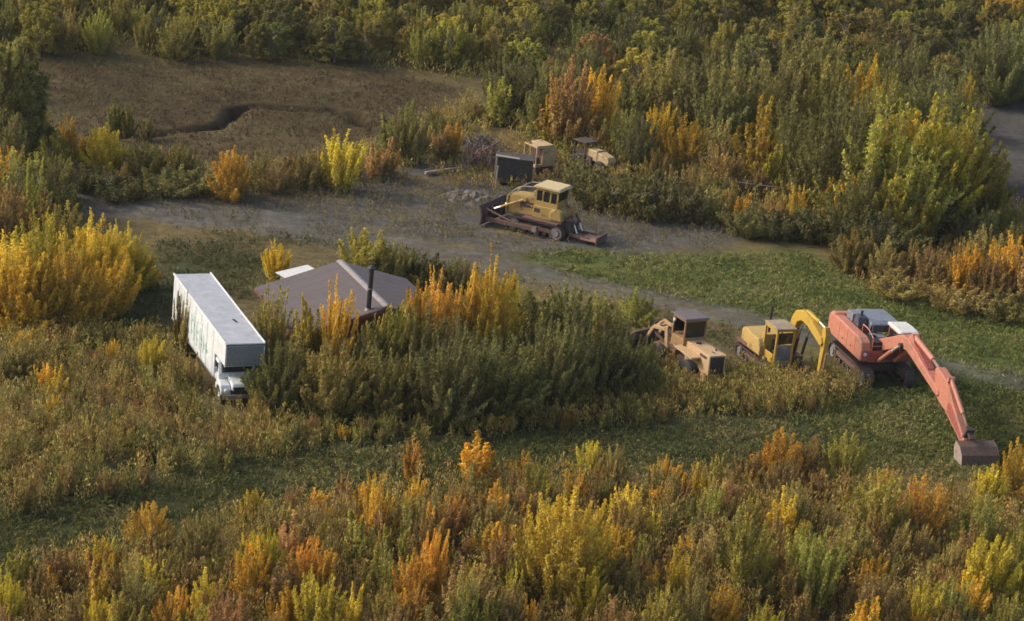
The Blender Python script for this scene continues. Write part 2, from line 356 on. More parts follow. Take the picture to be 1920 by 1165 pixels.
# ------------------------------------------------------------------ mesh builder for machines and buildings
class MB:
    def __init__(s): s.v = []; s.f = []
    def add(s, v, f):
        n = len(s.v); s.v += [tuple(map(float, p)) for p in v]; s.f += [tuple(i + n for i in q) for q in f]; return s
    def box(s, c, d, rot=(0, 0, 0), top=None):
        """centre c, size d; top=(sx, sy) scales the upper face"""
        R = Matrix.Rotation(rot[2], 3, 'Z') @ Matrix.Rotation(rot[1], 3, 'Y') @ Matrix.Rotation(rot[0], 3, 'X')
        tx, ty = top or (1, 1); v = []
        for z in (-.5, .5):
            kx, ky = (tx, ty) if z > 0 else (1, 1)
            for x, y in ((-.5, -.5), (.5, -.5), (.5, .5), (-.5, .5)):
                v.append(Vector(c) + R @ Vector((x * d[0] * kx, y * d[1] * ky, z * d[2])))
        return s.add(v, [(3, 2, 1, 0), (4, 5, 6, 7), (0, 1, 5, 4), (1, 2, 6, 5), (2, 3, 7, 6), (3, 0, 4, 7)])
    def prism(s, poly, y0, y1, inset=None):
        """profile in the xz plane, extruded along y"""
        n = len(poly)
        area = sum(poly[i][0] * poly[(i + 1) % n][1] - poly[(i + 1) % n][0] * poly[i][1] for i in range(n))
        if area < 0: poly = poly[::-1]
        v = [(x, y0, z) for x, z in poly] + [(x, y1, z) for x, z in poly]
        f = [tuple(range(n)), tuple(range(2 * n - 1, n - 1, -1))]
        f += [(i + n, (i + 1) % n + n, (i + 1) % n, i) for i in range(n)]
        return s.add(v, f)
    def cyl(s, a, b, r, r2=None, n=12):
        a = Vector(a); b = Vector(b); r2 = r if r2 is None else r2
        z = (b - a).normalized(); x = z.orthogonal().normalized(); y = z.cross(x); v = []
        for p, rr in ((a, r), (b, r2)):
            for k in range(n):
                t = 2 * math.pi * k / n; v.append(p + (x * math.cos(t) + y * math.sin(t)) * rr)
        f = [tuple(range(n - 1, -1, -1)), tuple(range(n, 2 * n))] + [(k, (k + 1) % n, (k + 1) % n + n, k + n) for k in range(n)]
        return s.add(v, f)
    def tube(s, pts, r, n=8):
        for a, b in zip(pts[:-1], pts[1:]): s.cyl(a, b, r, n=n)
        return s
    def lathe(s, prof, c, axis='y', n=20):
        v = []; f = []; m_ = len(prof)
        for k in range(n):
            t = 2 * math.pi * k / n
            for r, h in prof:
                p = (r * math.cos(t), h, r * math.sin(t)) if axis == 'y' else ((h, r * math.cos(t), r * math.sin(t)) if axis == 'x' else (r * math.cos(t), r * math.sin(t), h))
                v.append((c[0] + p[0], c[1] + p[1], c[2] + p[2]))
        for k in range(n):
            for j in range(m_ - 1):
                a = k * m_ + j; b = ((k + 1) % n) * m_ + j; f.append((a, a + 1, b + 1, b))
        return s.add(v, f)
    def build(s, name, mat, parent=None, bevel=0.0, smooth_=False):
        me = bpy.data.meshes.new(name); me.from_pydata(s.v, [], s.f); me.materials.append(mat)
        me.validate(); me.update()
        if smooth_: me.polygons.foreach_set('use_smooth', np.ones(len(me.polygons), bool))
        o = bpy.data.objects.new(name, me); col.objects.link(o)
        if parent is not None: o.parent = parent
        if bevel:
            b = o.modifiers.new('bevel', 'BEVEL'); b.width = bevel; b.segments = 2; b.limit_method = 'ANGLE'; b.angle_limit = math.radians(40)
        return o

def P(name, mat, parent, bevel=0.0, smooth_=False):
    """decorator-free part: returns a builder whose .done() links it"""
    b = MB(); b.done = lambda: b.build(name, M[mat], parent, bevel, smooth_); return b

def wheel(parent, c, r, w, rim='truck_grey', side=1):
    t = MB().lathe([(r * 0.55, -w / 2), (r * 0.92, -w / 2), (r, -w * 0.32), (r, w * 0.32), (r * 0.92, w / 2), (r * 0.55, w / 2)], c, n=24).build('wheel', M['rubber'], parent, smooth_=False)
    MB().lathe([(0.0, side * w * 0.30), (r * 0.2, side * w * 0.34), (r * 0.5, side * w * 0.22), (r * 0.57, side * w * 0.44)], c, n=20).build('rim', M[rim], t)
    return t

def track_unit(parent, xr, xf, y, w, r, mat='rust_dark', rollers=5):
    """crawler track: belt of shoes round two wheels"""
    loop = []
    for k in range(9): t = -math.pi / 2 + math.pi * k / 8; loop.append((xf + r * math.cos(t), r + r * math.sin(t)))
    for k in range(9): t = math.pi / 2 + math.pi * k / 8; loop.append((xr + r * math.cos(t), r + r * math.sin(t)))
    ins = []
    for x, z in loop:
        cx = min(max(x, xr), xf); d = math.hypot(x - cx, z - r); k = (r - 0.07) / d
        ins.append((cx + (x - cx) * k, r + (z - r) * k))
    b = MB(); n = len(loop); v = []
    for (x, z), (u, q) in zip(loop, ins):
        v += [(x, y - w / 2, z), (x, y + w / 2, z), (u, y + w / 2, q), (u, y - w / 2, q)]
    f = []
    for i in range(n):
        a = 4 * i; c = 4 * ((i + 1) % n)
        for k in range(4): f.append((a + k, a + (k + 1) % 4, c + (k + 1) % 4, c + k))
    b.add(v, f)
    per = 2 * (xf - xr) + 2 * math.pi * r; ns = int(per / 0.2)
    for k in range(ns):      # grouser bars
        s_ = k * per / ns; Lf = xf - xr
        if s_ < Lf: x, z, a = xr + s_, -0.01, 0
        elif s_ < Lf + math.pi * r: t = (s_ - Lf) / r; x, z, a = xf + r * math.sin(t), r - r * math.cos(t), -t
        elif s_ < 2 * Lf + math.pi * r: x, z, a = xf - (s_ - Lf - math.pi * r), 2 * r + 0.01, math.pi
        else: t = (s_ - 2 * Lf - math.pi * r) / r; x, z, a = xr - r * math.sin(t), r + r * math.cos(t), math.pi - t
        b.box((x, y, z), (0.035, w, 0.08), (0, a, 0))
    t = b.build('track', M[mat], parent)
    MB().box(((xr + xf) / 2, y, r), (xf - xr - r * 0.4, w * 0.5, r * 0.55)).build('track_frame', M['rust'], t, 0.02)
    q = MB()
    for k in range(rollers): q.cyl((xr + (xf - xr) * (k + 0.7) / (rollers + 0.4), y - w * 0.32, 0.25), (xr + (xf - xr) * (k + 0.7) / (rollers + 0.4), y + w * 0.32, 0.25), 0.15, n=12)
    q.build('rollers', M['rust_dark'], t)
    sg = 1 if y > 0 else -1
    for nm, x in (('idler', xf), ('sprocket', xr)):
        MB().lathe([(0.0, sg * w * 0.42), (r * 0.45, sg * w * 0.44), (r * 0.5, sg * w * 0.30), (r * 0.74, sg * w * 0.30), (r * 0.8, sg * w * 0.36), (r * 0.82, 0)], (x, y, r), n=22).build(nm, M['steel'], t)
    return t

def heading(hx, hy): return math.atan2(hy, hx)

# ------------------------------------------------------------------ white moving truck
def build_truck():
    yaw = 0.40; a = (math.sin(yaw), -math.cos(yaw)); b = (math.cos(yaw), math.sin(yaw))
    ox, oy = -18.86 + 1.04 * b[0], -10.6 + 1.04 * b[1]
    r = empty('box_truck', (ox, oy, gh1(ox, oy) * 0.3), heading(*a))
    tag(r, 'long white box truck with faded green side lettering, half hidden beside the cabin', 'truck')
    L, zb, zt, xn, zn, w = 11.4, 0.97, 3.58, 9.3, 2.36, 1.04
    body = P('cargo_box', 'truck_white', r, 0.03); body.prism([(0, zb), (xn, zb), (xn, zn), (L, zn), (L, zt), (0, zt)], -w, w); bo = body.done()
    P('roof_sheet', 'truck_roof', r, 0.01).box((L / 2, 0, zt + 0.016), (L - 0.10, 2 * w - 0.14, 0.03)).done()
    f = P('front_panel', 'truck_grey', r, 0.01); f.box((L + 0.012, 0.0, (zn + zt) / 2 - 0.04), (0.024, 2 * w - 0.14, zt - zn - 0.16)); f.done()
    P('front_rail', 'rail', r, 0.01).box((L + 0.02, 0, zt - 0.035), (0.06, 2 * w + 0.02, 0.09)).done()
    P('corner_post', 'trim', r, 0.015).box((L - 0.02, -w - 0.008, (zn + zt) / 2), (0.12, 0.04, zt - zn)).done()
    for sy in (-1, 1):
        P('roof_rail', 'trim', r, 0.01).box((L / 2 - 0.1, sy * (w + 0.004), zt + 0.0), (L, 0.075, 0.11)).done()
        P('sill_rail', 'truck_grey', r, 0.01).box((xn / 2, sy * (w + 0.006), zb + 0.05), (xn, 0.05, 0.09)).done()
    P('bulkhead', 'rail', r, 0.01).box((xn + 0.02, 0, (zb + zn) / 2), (0.04, 2 * w - 0.1, zn - zb - 0.05)).done()
    for x in np.linspace(1.25, 8.9, 7): P('side_seam', 'truck_grey', r).box((x, -w - 0.004, (zb + zt) / 2 - 0.02), (0.022, 0.012, zt - zb - 0.22)).done()
    P('side_door', 'truck_white', r, 0.02).box((5.9, -w - 0.016, 2.05), (1.35, 0.03, 1.95)).done()
    P('roof_patch', 'black', r).box((7.9, 0.35, zt + 0.036), (0.55, 0.14, 0.012), (0, 0, 0.15)).done()
    # faded green graphics: block letters too worn to read, and dark smears
    def stroke(nm, mt_, x, z, dx, dz, rot=0): P(nm, mt_, r).box((x, -w - 0.0345 if 5.2 < x < 6.6 else -w - 0.003, z), (dx, 0.005, dz), (0, rot, 0)).done()
    g = rnd
    for k, (x, hh) in enumerate(((1.0, 1.1), (1.7, 1.5), (2.35, 1.3), (2.9, 1.0), (3.5, 0.8))):
        stroke('faded_lettering', 'decal_dark', x, 2.4 - 0.1 * k, 0.34, hh, 0.12); stroke('faded_lettering', 'decal_dark', x + 0.2, 2.1 - 0.12 * k, 0.5, 0.16, 0.2)
    for k, (x, hh) in enumerate(((4.3, 1.2), (4.9, 1.35), (5.6, 1.4), (6.3, 1.2), (6.95, 1.0), (7.5, 0.7))):
        stroke('faded_lettering', 'decal', x, 2.2 - 0.05 * k, 0.16, hh, -0.05); stroke('faded_lettering', 'decal', x + 0.18, 2.5 - 0.12 * k, 0.38, 0.15); stroke('faded_lettering', 'decal', x + 0.16, 1.85, 0.3, 0.13, 0.2)
    # cab tucked under the nose of the box
    c = P('cab', 'truck_white', r, 0.05); c.prism([(9.42, 0.95), (10.45, 0.95), (10.45, 1.45), (10.25, 2.08), (9.42, 2.14)], -0.98, 0.98); cab = c.done()
    P('windshield', 'glass', cab).box((10.40, 0, 1.78), (0.03, 1.62, 0.50), (0, -0.31, 0)).done()
    for sy in (-1, 1):
        P('side_window', 'glass', cab).box((9.95, sy * 0.985, 1.74), (0.62, 0.02, 0.46)).done()
        P('windshield_pillar', 'trim', cab, 0.01).box((10.41, sy * 0.86, 1.78), (0.06, 0.09, 0.62), (0, -0.31, 0)).done()
        d = P('mirror', 'trim', r, 0.01); d.box((10.5, sy * 1.2, 1.72), (0.05, 0.16, 0.3)); d.cyl((10.35, sy * 0.98, 1.7), (10.5, sy * 1.2, 1.7), 0.015, n=6); d.done()
    h = P('hood', 'truck_white', r, 0.08); h.prism([(10.4, 0.85), (11.5, 0.85), (11.55, 1.12), (11.4, 1.24), (10.4, 1.42)], -0.52, 0.52); ho = h.done()
    P('grille', 'black', r, 0.01).box((11.56, 0, 0.90), (0.04, 0.86, 0.40)).done()
    for sy in (-1, 1):
        prof = [(10.15, 0.62), (10.22, 0.95), (10.45, 1.18), (10.85, 1.22), (11.25, 1.12), (11.42, 0.9), (11.42, 0.62), (11.30, 0.62), (11.12, 0.88), (10.85, 0.98), (10.55, 0.9), (10.35, 0.62)]
        fd = P('fender', 'truck_white', r, 0.05); fd.prism(prof, *sorted((sy * 0.55, sy * 1.08))); fe = fd.done()
        P('headlight', 'lamp', r, 0.02).lathe([(0, 0.07), (0.1, 0.05), (0.13, 0.0), (0.13, -0.05)], (11.44, sy * 0.8, 0.86), 'x', 14).done()
        wheel(r, (10.85, sy * 0.92, 0.46), 0.46, 0.28, 'trim', sy)
        wheel(r, (2.3, sy * 0.98, 0.46), 0.46, 0.5, 'truck_grey', sy)
        P('mud_flap', 'black', r).box((1.7, sy * 0.98, 0.5), (0.02, 0.5, 0.6)).done()
    P('bumper', 'steel', r, 0.03).box((11.66, 0, 0.62), (0.12, 2.1, 0.22)).done()
    P('chassis', 'black', r).box((5.4, 0, 0.76), (10.4, 0.9, 0.28)).done()
    for ch in list(r.children):
        nm = ch.name.split('.')[0]
        if nm in ('cab', 'hood', 'grille', 'fender', 'headlight', 'bumper', 'mirror') or (nm == 'wheel' and max(v.co.x for v in ch.data.vertices) > 9): ch.location.x -= 0.3; ch.location.z += 0.05
    P('rear_door', 'truck_grey', r, 0.01).box((-0.02, 0, (zb + zt) / 2), (0.04, 2 * w - 0.2, zt - zb - 0.2)).done()
build_truck()

# ------------------------------------------------------------------ cabin
def build_cabin():
    yaw = 0.43; ca = (math.sin(yaw), -math.cos(yaw)); cb = (math.cos(yaw), math.sin(yaw))
    x0, y0 = -10.07, -6.54
    r = empty('cabin', (x0, y0, 0), heading(*ca))     # X along the ridge towards the camera, Y to the picture's right
    tag(r, 'low cabin with a wide brown metal gable roof and tall black stovepipe', 'cabin')
    pz, hw, drop, L = 4.05, 4.85, 1.42, 8.0
    sl = math.atan2(drop, hw); ln = math.hypot(hw, drop)
    for sy, hw in ((-1, 4.95), (1, 4.15)):
        drop = 1.42 * hw / 4.85; ln = math.hypot(hw, drop)
        pl = P('roof_plane', 'roof', r, 0.01); pl.box((L / 2, sy * hw / 2, pz - drop / 2), (L, ln, 0.09), (-sy * sl, 0, 0)); po = pl.done()
        if sy > 0: po['label'] = 'shaded right slope of the brown roof'
        for x in np.linspace(1.0, L - 1.0, 7):
            P('sheet_seam', 'roof', po).box((x, sy * hw / 2, pz - drop / 2 + 0.047), (0.03, ln - 0.05, 0.008), (-sy * sl, 0, 0)).done()
        P('fascia', 'fascia', r, 0.01).box((L + 0.03, sy * hw / 2, pz - drop / 2 - 0.08), (0.06, ln, 0.2), (-sy * sl, 0, 0)).done()
        P('eave_board', 'fascia', r, 0.01).box((L / 2, sy * (hw + 0.02), pz - drop - 0.07), (L, 0.05, 0.18)).done()
    hw, drop, ln = 4.85, 1.42, math.hypot(4.85, 1.42)
    for sy in (-1, 1):
        P('ridge_cap', 'ridge', r, 0.01).box((L / 2, sy * 0.11, pz + 0.06), (L + 0.06, 0.235, 0.03), (-sy * sl, 0, 0)).done()
    P('wall', 'logs', r, 0.02).box((L / 2 - 0.1, -0.35, 1.25), (L - 1.2, 7.6, 2.5)).done()
    g = P('gable_wall', 'logs', r); g.add([(L - 0.65, -4.15, 2.5), (L - 0.65, 3.45, 2.5), (L - 0.65, 0, 3.78), (0.55, -4.15, 2.5), (0.55, 3.45, 2.5), (0.55, 0, 3.78)], [(0, 1, 2), (5, 4, 3)]); g.done()
    for k in range(9):
        P('wall_log', 'logs', r).cyl((L - 0.66, -4.2, 0.2 + k * 0.27), (L - 0.66, 3.5, 0.2 + k * 0.27), 0.13, n=8).done()
    for y in (-2.0, 1.6):
        wd = P('window', 'trim', r, 0.01); wd.box((L - 0.50, y, 1.45), (0.1, 1.1, 0.95)); wo = wd.done()
        P('pane', 'glass', wo).box((L - 0.445, y, 1.45), (0.02, 0.95, 0.8)).done()
    d = P('door', 'fascia', r, 0.02); d.box((L - 0.49, -0.2, 1.0), (0.1, 0.95, 2.0)); do = d.done()
    P('handle', 'steel', do).cyl((L - 0.42, 0.15, 1.0), (L - 0.36, 0.15, 1.0), 0.03).done()
    # stovepipe near the front edge of the left slope
    px_, py_ = 7.55, -0.92
    zr = pz - drop * 0.92 / hw
    s = P('stovepipe', 'black', r); s.cyl((px_, py_, zr - 0.2), (px_, py_, zr + 2.27), 0.135, n=16); so = s.done()
    P('pipe_flashing', 'steel', so).cyl((px_, py_, zr - 0.1), (px_, py_, zr + 0.12), 0.26, 0.15, 16).done()
    q = P('pipe_cap', 'black', so); q.cyl((px_, py_, zr + 2.40), (px_, py_, zr + 2.58), 0.25, 0.05, 16); q.cyl((px_, py_, zr + 2.34), (px_, py_, zr + 2.40), 0.25, 0.25, 16); q.cyl((px_, py_, zr + 2.22), (px_, py_, zr + 2.37), 0.08, n=8); q.done()
    P('pipe_collar', 'steel', so).cyl((px_, py_, zr + 1.2), (px_, py_, zr + 1.28), 0.15, n=16).done()
    # little white-roofed lean-to at the far left, only its corner shows
    sx, sy_ = gxy(548, 512, 2.45)
    s = empty('lean_to', (sx, sy_, 0), heading(*ca) + 0.25)
    tag(s, 'white sheet roof corner of a shed behind the left end of the cabin', 'shed')
    P('roof_sheet', 'whitesheet', s, 0.01).box((0.1, 0.35, 2.46), (1.5, 2.2, 0.05), (0.10, 0, 0)).done()
    P('wall', 'palewood', s).box((0.1, 0.35, 1.15), (1.1, 1.7, 2.3)).done()
build_cabin()

# ------------------------------------------------------------------ bulldozer
def build_dozer():
    hx, hy = -0.90, 0.43
    r = empty('bulldozer', (1.45, 17.45, gh1(1.4, 17.4)), heading(hx, hy))
    tag(r, 'faded yellow bulldozer with enclosed cab standing on the gravel yard', 'bulldozer')
    for sy in (-1, 1):
        track_unit(r, -1.55, 1.65, sy * 1.02, 0.52, 0.52, 'rust_dark', 6)
        # push arm from track frame to blade
        P('push_arm', 'rust', r, 0.03).box((1.75, sy * 1.5, 0.52), (4.1, 0.16, 0.30), (0, 0.02, 0)).done()
        P('arm_pivot', 'steel', r).cyl((-0.15, sy * 1.35, 0.55), (-0.15, sy * 1.66, 0.55), 0.2, n=14).done()
        b = P('tilt_brace', 'rust', r); b.cyl((1.7, sy * 1.5, 0.7), (3.6, sy * 1.45, 1.15), 0.07); b.done()
        P('track_guard', 'rust', r, 0.02).box((-0.35, sy * 1.05, 1.12), (2.6, 0.5, 0.10)).done()
    P('belly', 'rust_dark', r).box((0, 0, 0.85), (3.6, 1.5, 0.6)).done()
    # hood: lower towards the nose
    h = P('hood', 'dozer', r, 0.05); h.prism([(0.35, 1.15), (2.35, 1.0), (2.45, 1.55), (2.35, 2.22), (1.9, 2.34), (0.35, 2.42)], -0.62, 0.62); ho = h.done()
    for sy in (-1, 1):
        P('engine_side_opening', 'rust_dark', ho, 0.01).box((1.02, sy * 0.625, 1.82), (1.0, 0.02, 0.36), (0, 0.03, 0)).done()
        e = P('engine_block', 'rust_pink', ho, 0.02); e.box((0.92, sy * 0.632, 1.86), (0.34, 0.02, 0.16)); e.done()
        P('filter_can', 'cream', ho).cyl((0.66, sy * 0.60, 1.80), (0.66, sy * 0.66, 1.80), 0.08).done()
        # lift cylinder on the hood flank with chrome rod reaching down to the blade
        c = P('lift_cylinder', 'dozer', r); c.cyl((1.2, sy * 0.74, 2.16), (2.85, sy * 0.80, 1.32), 0.085); c.cyl((1.15, sy * 0.6, 2.16), (1.15, sy * 0.84, 2.16), 0.12); co = c.done()
        P('cylinder_rod', 'chrome', co).cyl((2.85, sy * 0.80, 1.32), (3.3, sy * 0.82, 1.09), 0.07).done()
        P('rod_end', 'rust_dark', co).cyl((3.3, sy * 0.82, 1.09), (3.62, sy * 0.84, 0.93), 0.06).done()
    P('radiator_guard', 'dozer', r, 0.03).box((2.50, 0, 1.55), (0.14, 1.34, 1.25)).done()
    P('grille', 'black', r).box((2.58, 0, 1.5), (0.02, 1.0, 0.9)).done()
    m_ = P('exhaust_stack', 'rust_dark', r); m_.cyl((0.85, -0.2, 2.35), (0.85, -0.2, 2.95), 0.09); m_.cyl((0.85, -0.2, 2.35), (0.85, -0.2, 2.6), 0.14); m_.done()
    P('air_cleaner', 'tan', r).cyl((0.62, 0.25, 2.38), (0.62, 0.25, 2.78), 0.17, n=14).done()
    # brush guard pipes sweeping from the nose to the cab roof
    for sy in (-1, 1):
        P('sweep_pipe', 'steel', r).tube([(2.4, sy * 0.60, 2.25), (1.95, sy * 0.66, 2.72), (1.45, sy * 0.70, 3.02), (0.2, sy * 0.72, 3.22)], 0.045).done()
    P('sweep_crossbar', 'steel', r).tube([(1.45, -0.7, 3.02), (1.45, 0.7, 3.02)], 0.04).done()
    # platform, lower body and cab
    P('lower_body', 'dozer', r, 0.04).prism([(-1.75, 1.2), (0.4, 1.2), (0.4, 2.02), (-1.25, 2.02), (-1.75, 1.75)], -0.98, 0.98).done()
    P('body_skirt', 'rust', r, 0.02).box((-0.7, 0, 1.15), (2.2, 2.02, 0.14)).done()
    for sy in (-1, 1):
        P('vent_grille', 'rust_dark', r, 0.01).box((0.08, sy * 0.985, 1.72), (0.42, 0.02, 0.30)).done()
        ft = P('fuel_tank', 'dozer', r, 0.10); ft.prism([(-1.85, 1.25), (-0.85, 1.25), (-0.85, 1.85), (-1.2, 2.08), (-1.75, 1.95)], *sorted((sy * 0.62, sy * 1.06))); ft.done()
    zc0, zc1 = 2.02, 3.20
    fr = P('cab_frame', 'dozer', r, 0.02)
    X0, X1, Yc = -1.30, 0.40, 0.78
    fr.box(((X0 + X1) / 2, 0, zc0 + 0.05), (X1 - X0, 2 * Yc, 0.12))
    for sy in (-1, 1):
        for x in (X0 + 0.06, -0.72, -0.17, X1 - 0.06): fr.box((x, sy * (Yc - 0.04), (zc0 + zc1) / 2), (0.12, 0.09, zc1 - zc0))
        fr.box(((X0 + X1) / 2, sy * (Yc - 0.04), zc0 + 0.2), (X1 - X0, 0.088, 0.22)); fr.box(((X0 + X1) / 2, sy * (Yc - 0.04), zc1 - 0.08), (X1 - X0, 0.092, 0.16))
    fr.box((X1 - 0.05, 0, zc0 + 0.2), (0.1, 2 * Yc - 0.1, 0.24)); fr.box((X0 + 0.05, 0, zc0 + 0.25), (0.1, 2 * Yc - 0.1, 0.4)); cf = fr.done()
    for sy in (-1, 1):
        for x, wd in ((-0.95, 0.40), (-0.44, 0.44), (0.10, 0.44)): P('cab_window', 'glass', cf).box((x, sy * (Yc - 0.06), 2.68), (wd, 0.02, 0.80)).done()
    P('windshield', 'glass', cf).box((X1 - 0.06, 0, 2.72), (0.02, 2 * Yc - 0.2, 0.85)).done()
    P('rear_window', 'glass', cf).box((X0 + 0.06, 0, 2.75), (0.02, 2 * Yc - 0.2, 0.7)).done()
    P('cab_roof', 'dozer_roof', r, 0.06).prism([(-1.45, 3.20), (0.52, 3.20), (0.55, 3.28), (0.40, 3.40), (-1.35, 3.40), (-1.47, 3.30)], -0.90, 0.90).done()
    P('seat', 'black', r, 0.04).box((-0.7, 0, 2.4), (0.5, 0.55, 0.5)).done()
    # front blade, seen from behind
    b = P('blade', 'rust_dark', r, 0.02)
    prof = [(3.72, 0.06), (3.60, 0.35), (3.58, 0.75), (3.66, 1.12), (3.85, 1.42), (3.92, 1.40), (3.78, 1.10), (3.70, 0.75), (3.72, 0.38), (3.86, 0.08)]
    b.prism(prof, -2.0, 2.0); bo = b.done()
    for y in (-1.5, -0.7, 0.7, 1.5): P('blade_rib', 'rust', bo).box((3.54, y, 0.7), (0.14, 0.12, 0.95)).done()
    # rear winch with rods and the rusty rear deck plate
    P('rear_case', 'rust_dark', r, 0.03).box((-2.0, 0, 0.95), (0.7, 1.3, 0.9)).done()
    P('winch_drum', 'rust_pink', r).cyl((-2.15, -0.45, 1.25), (-2.15, 0.5, 1.25), 0.24, n=16).done()
    for sy in (-1, 1):
        c = P('ripper_cylinder', 'rust_dark', r); c.cyl((-2.1, sy * 0.4, 1.72), (-2.55, sy * 0.4, 1.15), 0.08); co = c.done()
        P('cylinder_rod', 'chrome', co).cyl((-2.42, sy * 0.4 + 0.02, 1.32), (-2.75, sy * 0.4 + 0.02, 0.62), 0.05).done()
        P('ripper_arm', 'rust', r, 0.02).box((-3.0, sy * 0.62, 0.48), (1.5, 0.14, 0.22)).done()
    P('ripper_beam', 'rust_pink', r, 0.03).box((-3.75, 0, 0.42), (1.15, 1.5, 0.14)).done()
    P('ripper_end_plate', 'rust', r, 0.02).box((-4.36, 0, 0.48), (0.12, 1.6, 0.52)).done()
    P('ripper_shank', 'rust_dark', r, 0.02).box((-4.1, 0, 0.25), (0.24, 0.12, 0.55)).done()
    P('back_handrail', 'cream', r).tube([(-1.8, -0.7, 1.9), (-2.1, -0.75, 2.45), (-2.35, -0.8, 2.3), (-2.3, -0.78, 1.6)], 0.03).done()
build_dozer()

# ------------------------------------------------------------------ articulated wheel loader
def build_loader():
    hx, hy = -0.49, 0.87          # driving direction of the rear half, away to the left
    ox, oy = 11.7, -10.33
    r = empty('wheel_loader', (ox, oy, 0), heading(hx, hy))   # x=0 is the rear face
    tag(r, 'pale tan wheel loader with a dark cab sunk in tall weeds', 'loader')
    L = 2.5
    P('hood', 'loader', r, 0.03).prism([(0.02, 0.85), (L, 0.95), (L, 2.12), (0.02, 2.06)], -0.54, 0.54).done()
    P('radiator_grille', 'black', r, 0.01).box((-0.005, -0.02, 1.46), (0.03, 0.90, 1.02)).done()
    for k in range(6): P('grille_bar', 'rust_dark', r).box((-0.03, -0.02, 1.06 + 0.16 * k), (0.02, 0.9, 0.03)).done()
    for sy in (-1, 1): P('grille_post', 'loader', r, 0.015).box((-0.01, sy * 0.50, 1.45), (0.06, 0.09, 1.22)).done()
    P('exhaust_hole', 'black', r).cyl((1.95, 0.05, 2.10), (1.95, 0.05, 2.128), 0.17, n=18).done()
    P('filler_cap', 'rust_dark', r).cyl((0.75, -0.35, 2.08), (0.75, -0.35, 2.17), 0.06).done()
    P('handle', 'rust_dark', r).tube([(0.35, 0.0, 2.07), (0.35, 0.0, 2.12), (0.55, 0.05, 2.12), (0.55, 0.05, 2.07)], 0.02).done()
    for sy in (-1, 1):
        P('fender', 'loader', r, 0.02).prism([(0.85, 1.72), (2.35, 1.80), (2.75, 1.80), (2.75, 1.72), (2.35, 1.70), (0.85, 1.60)], *sorted((sy * 0.55, sy * 1.18))).done()
        P('engine_side_slot', 'rust_dark', r, 0.005).box((0.62, sy * 0.545, 1.86), (0.7, 0.02, 0.16)).done()
        wheel(r, (1.45, sy * 0.92, 0.68), 0.68, 0.5, 'loader_dark', sy)
        P('step', 'rust', r).box((2.85, sy * 1.05, 0.8), (0.3, 0.25, 0.05)).done()
    P('counterweight', 'loader_dark', r, 0.04).box((0.2, 0, 0.72), (0.5, 1.5, 0.5)).done()
    P('frame', 'rust_dark', r).box((1.8, 0, 0.75), (3.2, 0.8, 0.4)).done()
    # cab
    x0, x1, yw, z0, z1 = 2.52, 3.85, 0.72, 1.55, 3.32
    lo = P('cab_lower', 'loader_dark', r, 0.03); lo.box(((x0 + x1) / 2, 0, 1.82), (x1 - x0, 2 * yw, 0.68)); cl = lo.done()
    fr = P('cab_frame', 'loader_dark', r, 0.01)
    for sy in (-1, 1):
        for x in (x0 + 0.05, x1 - 0.05): fr.box((x, sy * (yw - 0.04), 2.72), (0.09, 0.09, 1.2))
        fr.box(((x0 + x1) / 2, sy * (yw - 0.04), 3.24), (x1 - x0, 0.085, 0.1))
    fr.box((x0 + 0.04, 0, 2.20), (0.085, 2 * yw, 0.10)); fr.box((x0 + 0.04, 0, 3.25), (0.085, 2 * yw, 0.1)); fr.box((x1 - 0.04, 0, 3.25), (0.085, 2 * yw, 0.1)); cf = fr.done()
    P('rear_window', 'glass', cf).box((x0 + 0.06, 0, 2.72), (0.02, 2 * yw - 0.16, 0.96)).done()
    P('windshield', 'glass', cf).box((x1 - 0.06, 0, 2.72), (0.02, 2 * yw - 0.16, 0.96)).done()
    P('side_window', 'glass', cf).box(((x0 + x1) / 2, -yw + 0.05, 2.72), (x1 - x0 - 0.2, 0.02, 0.96)).done()
    P('seat', 'black', r, 0.04).box((3.0, 0, 2.3), (0.5, 0.5, 0.5)).done()
    P('cab_roof', 'cabroof', r, 0.05).prism([(x0 - 0.14, 3.30), (x1 + 0.18, 3.30), (x1 + 0.12, 3.42), (x0 - 0.06, 3.42)], -yw - 0.08, yw + 0.08).done()
    P('work_light', 'lamp', r, 0.02).box((x1 - 0.2, yw + 0.03, 3.02), (0.16, 0.12, 0.15)).done()
    # front half turned to the picture's left
    c, s_ = math.cos(0.30), math.sin(0.30); hxp = 3.6
    def T(x, y, z): return (hxp + x * c - y * s_, x * s_ + y * c, z)
    def bar(nm, mt_, a, b_, w_, h_, bev=0.015):
        a = Vector(T(*a)); b_ = Vector(T(*b_)); d = b_ - a; L_ = d.length
        rz = math.atan2(d.y, d.x); ry = -math.asin(d.z / L_)
        return P(nm, mt_, r, bev).box((a + b_) / 2, (L_, w_, h_), (0, ry, rz)).done()
    bar('front_frame', 'loader_dark', (0.2, 0, 0.8), (1.9, 0, 0.8), 0.8, 0.6)
    for y in (-0.5, 0.5):
        bar('tower_post', 'loader', (0.75, y, 0.9), (0.95, y, 2.35), 0.12, 0.22)
        bar('lift_arm', 'loader', (0.95, y, 2.15), (1.9, y, 2.05), 0.12, 0.2)
        bar('lift_arm', 'loader', (1.9, y, 2.05), (2.6, y, 0.8), 0.12, 0.18)
        bar('lift_cylinder', 'rust', (0.8, y * 0.8, 1.2), (1.9, y * 0.8, 1.75), 0.12, 0.12)
        wheel(r, T(0.95, y * 1.9, 0.68), 0.68, 0.5, 'loader_dark', 1 if y > 0 else -1)
    bar('cross_tube', 'loader', (1.85, -0.5, 2.0), (1.85, 0.5, 2.0), 0.14, 0.14)
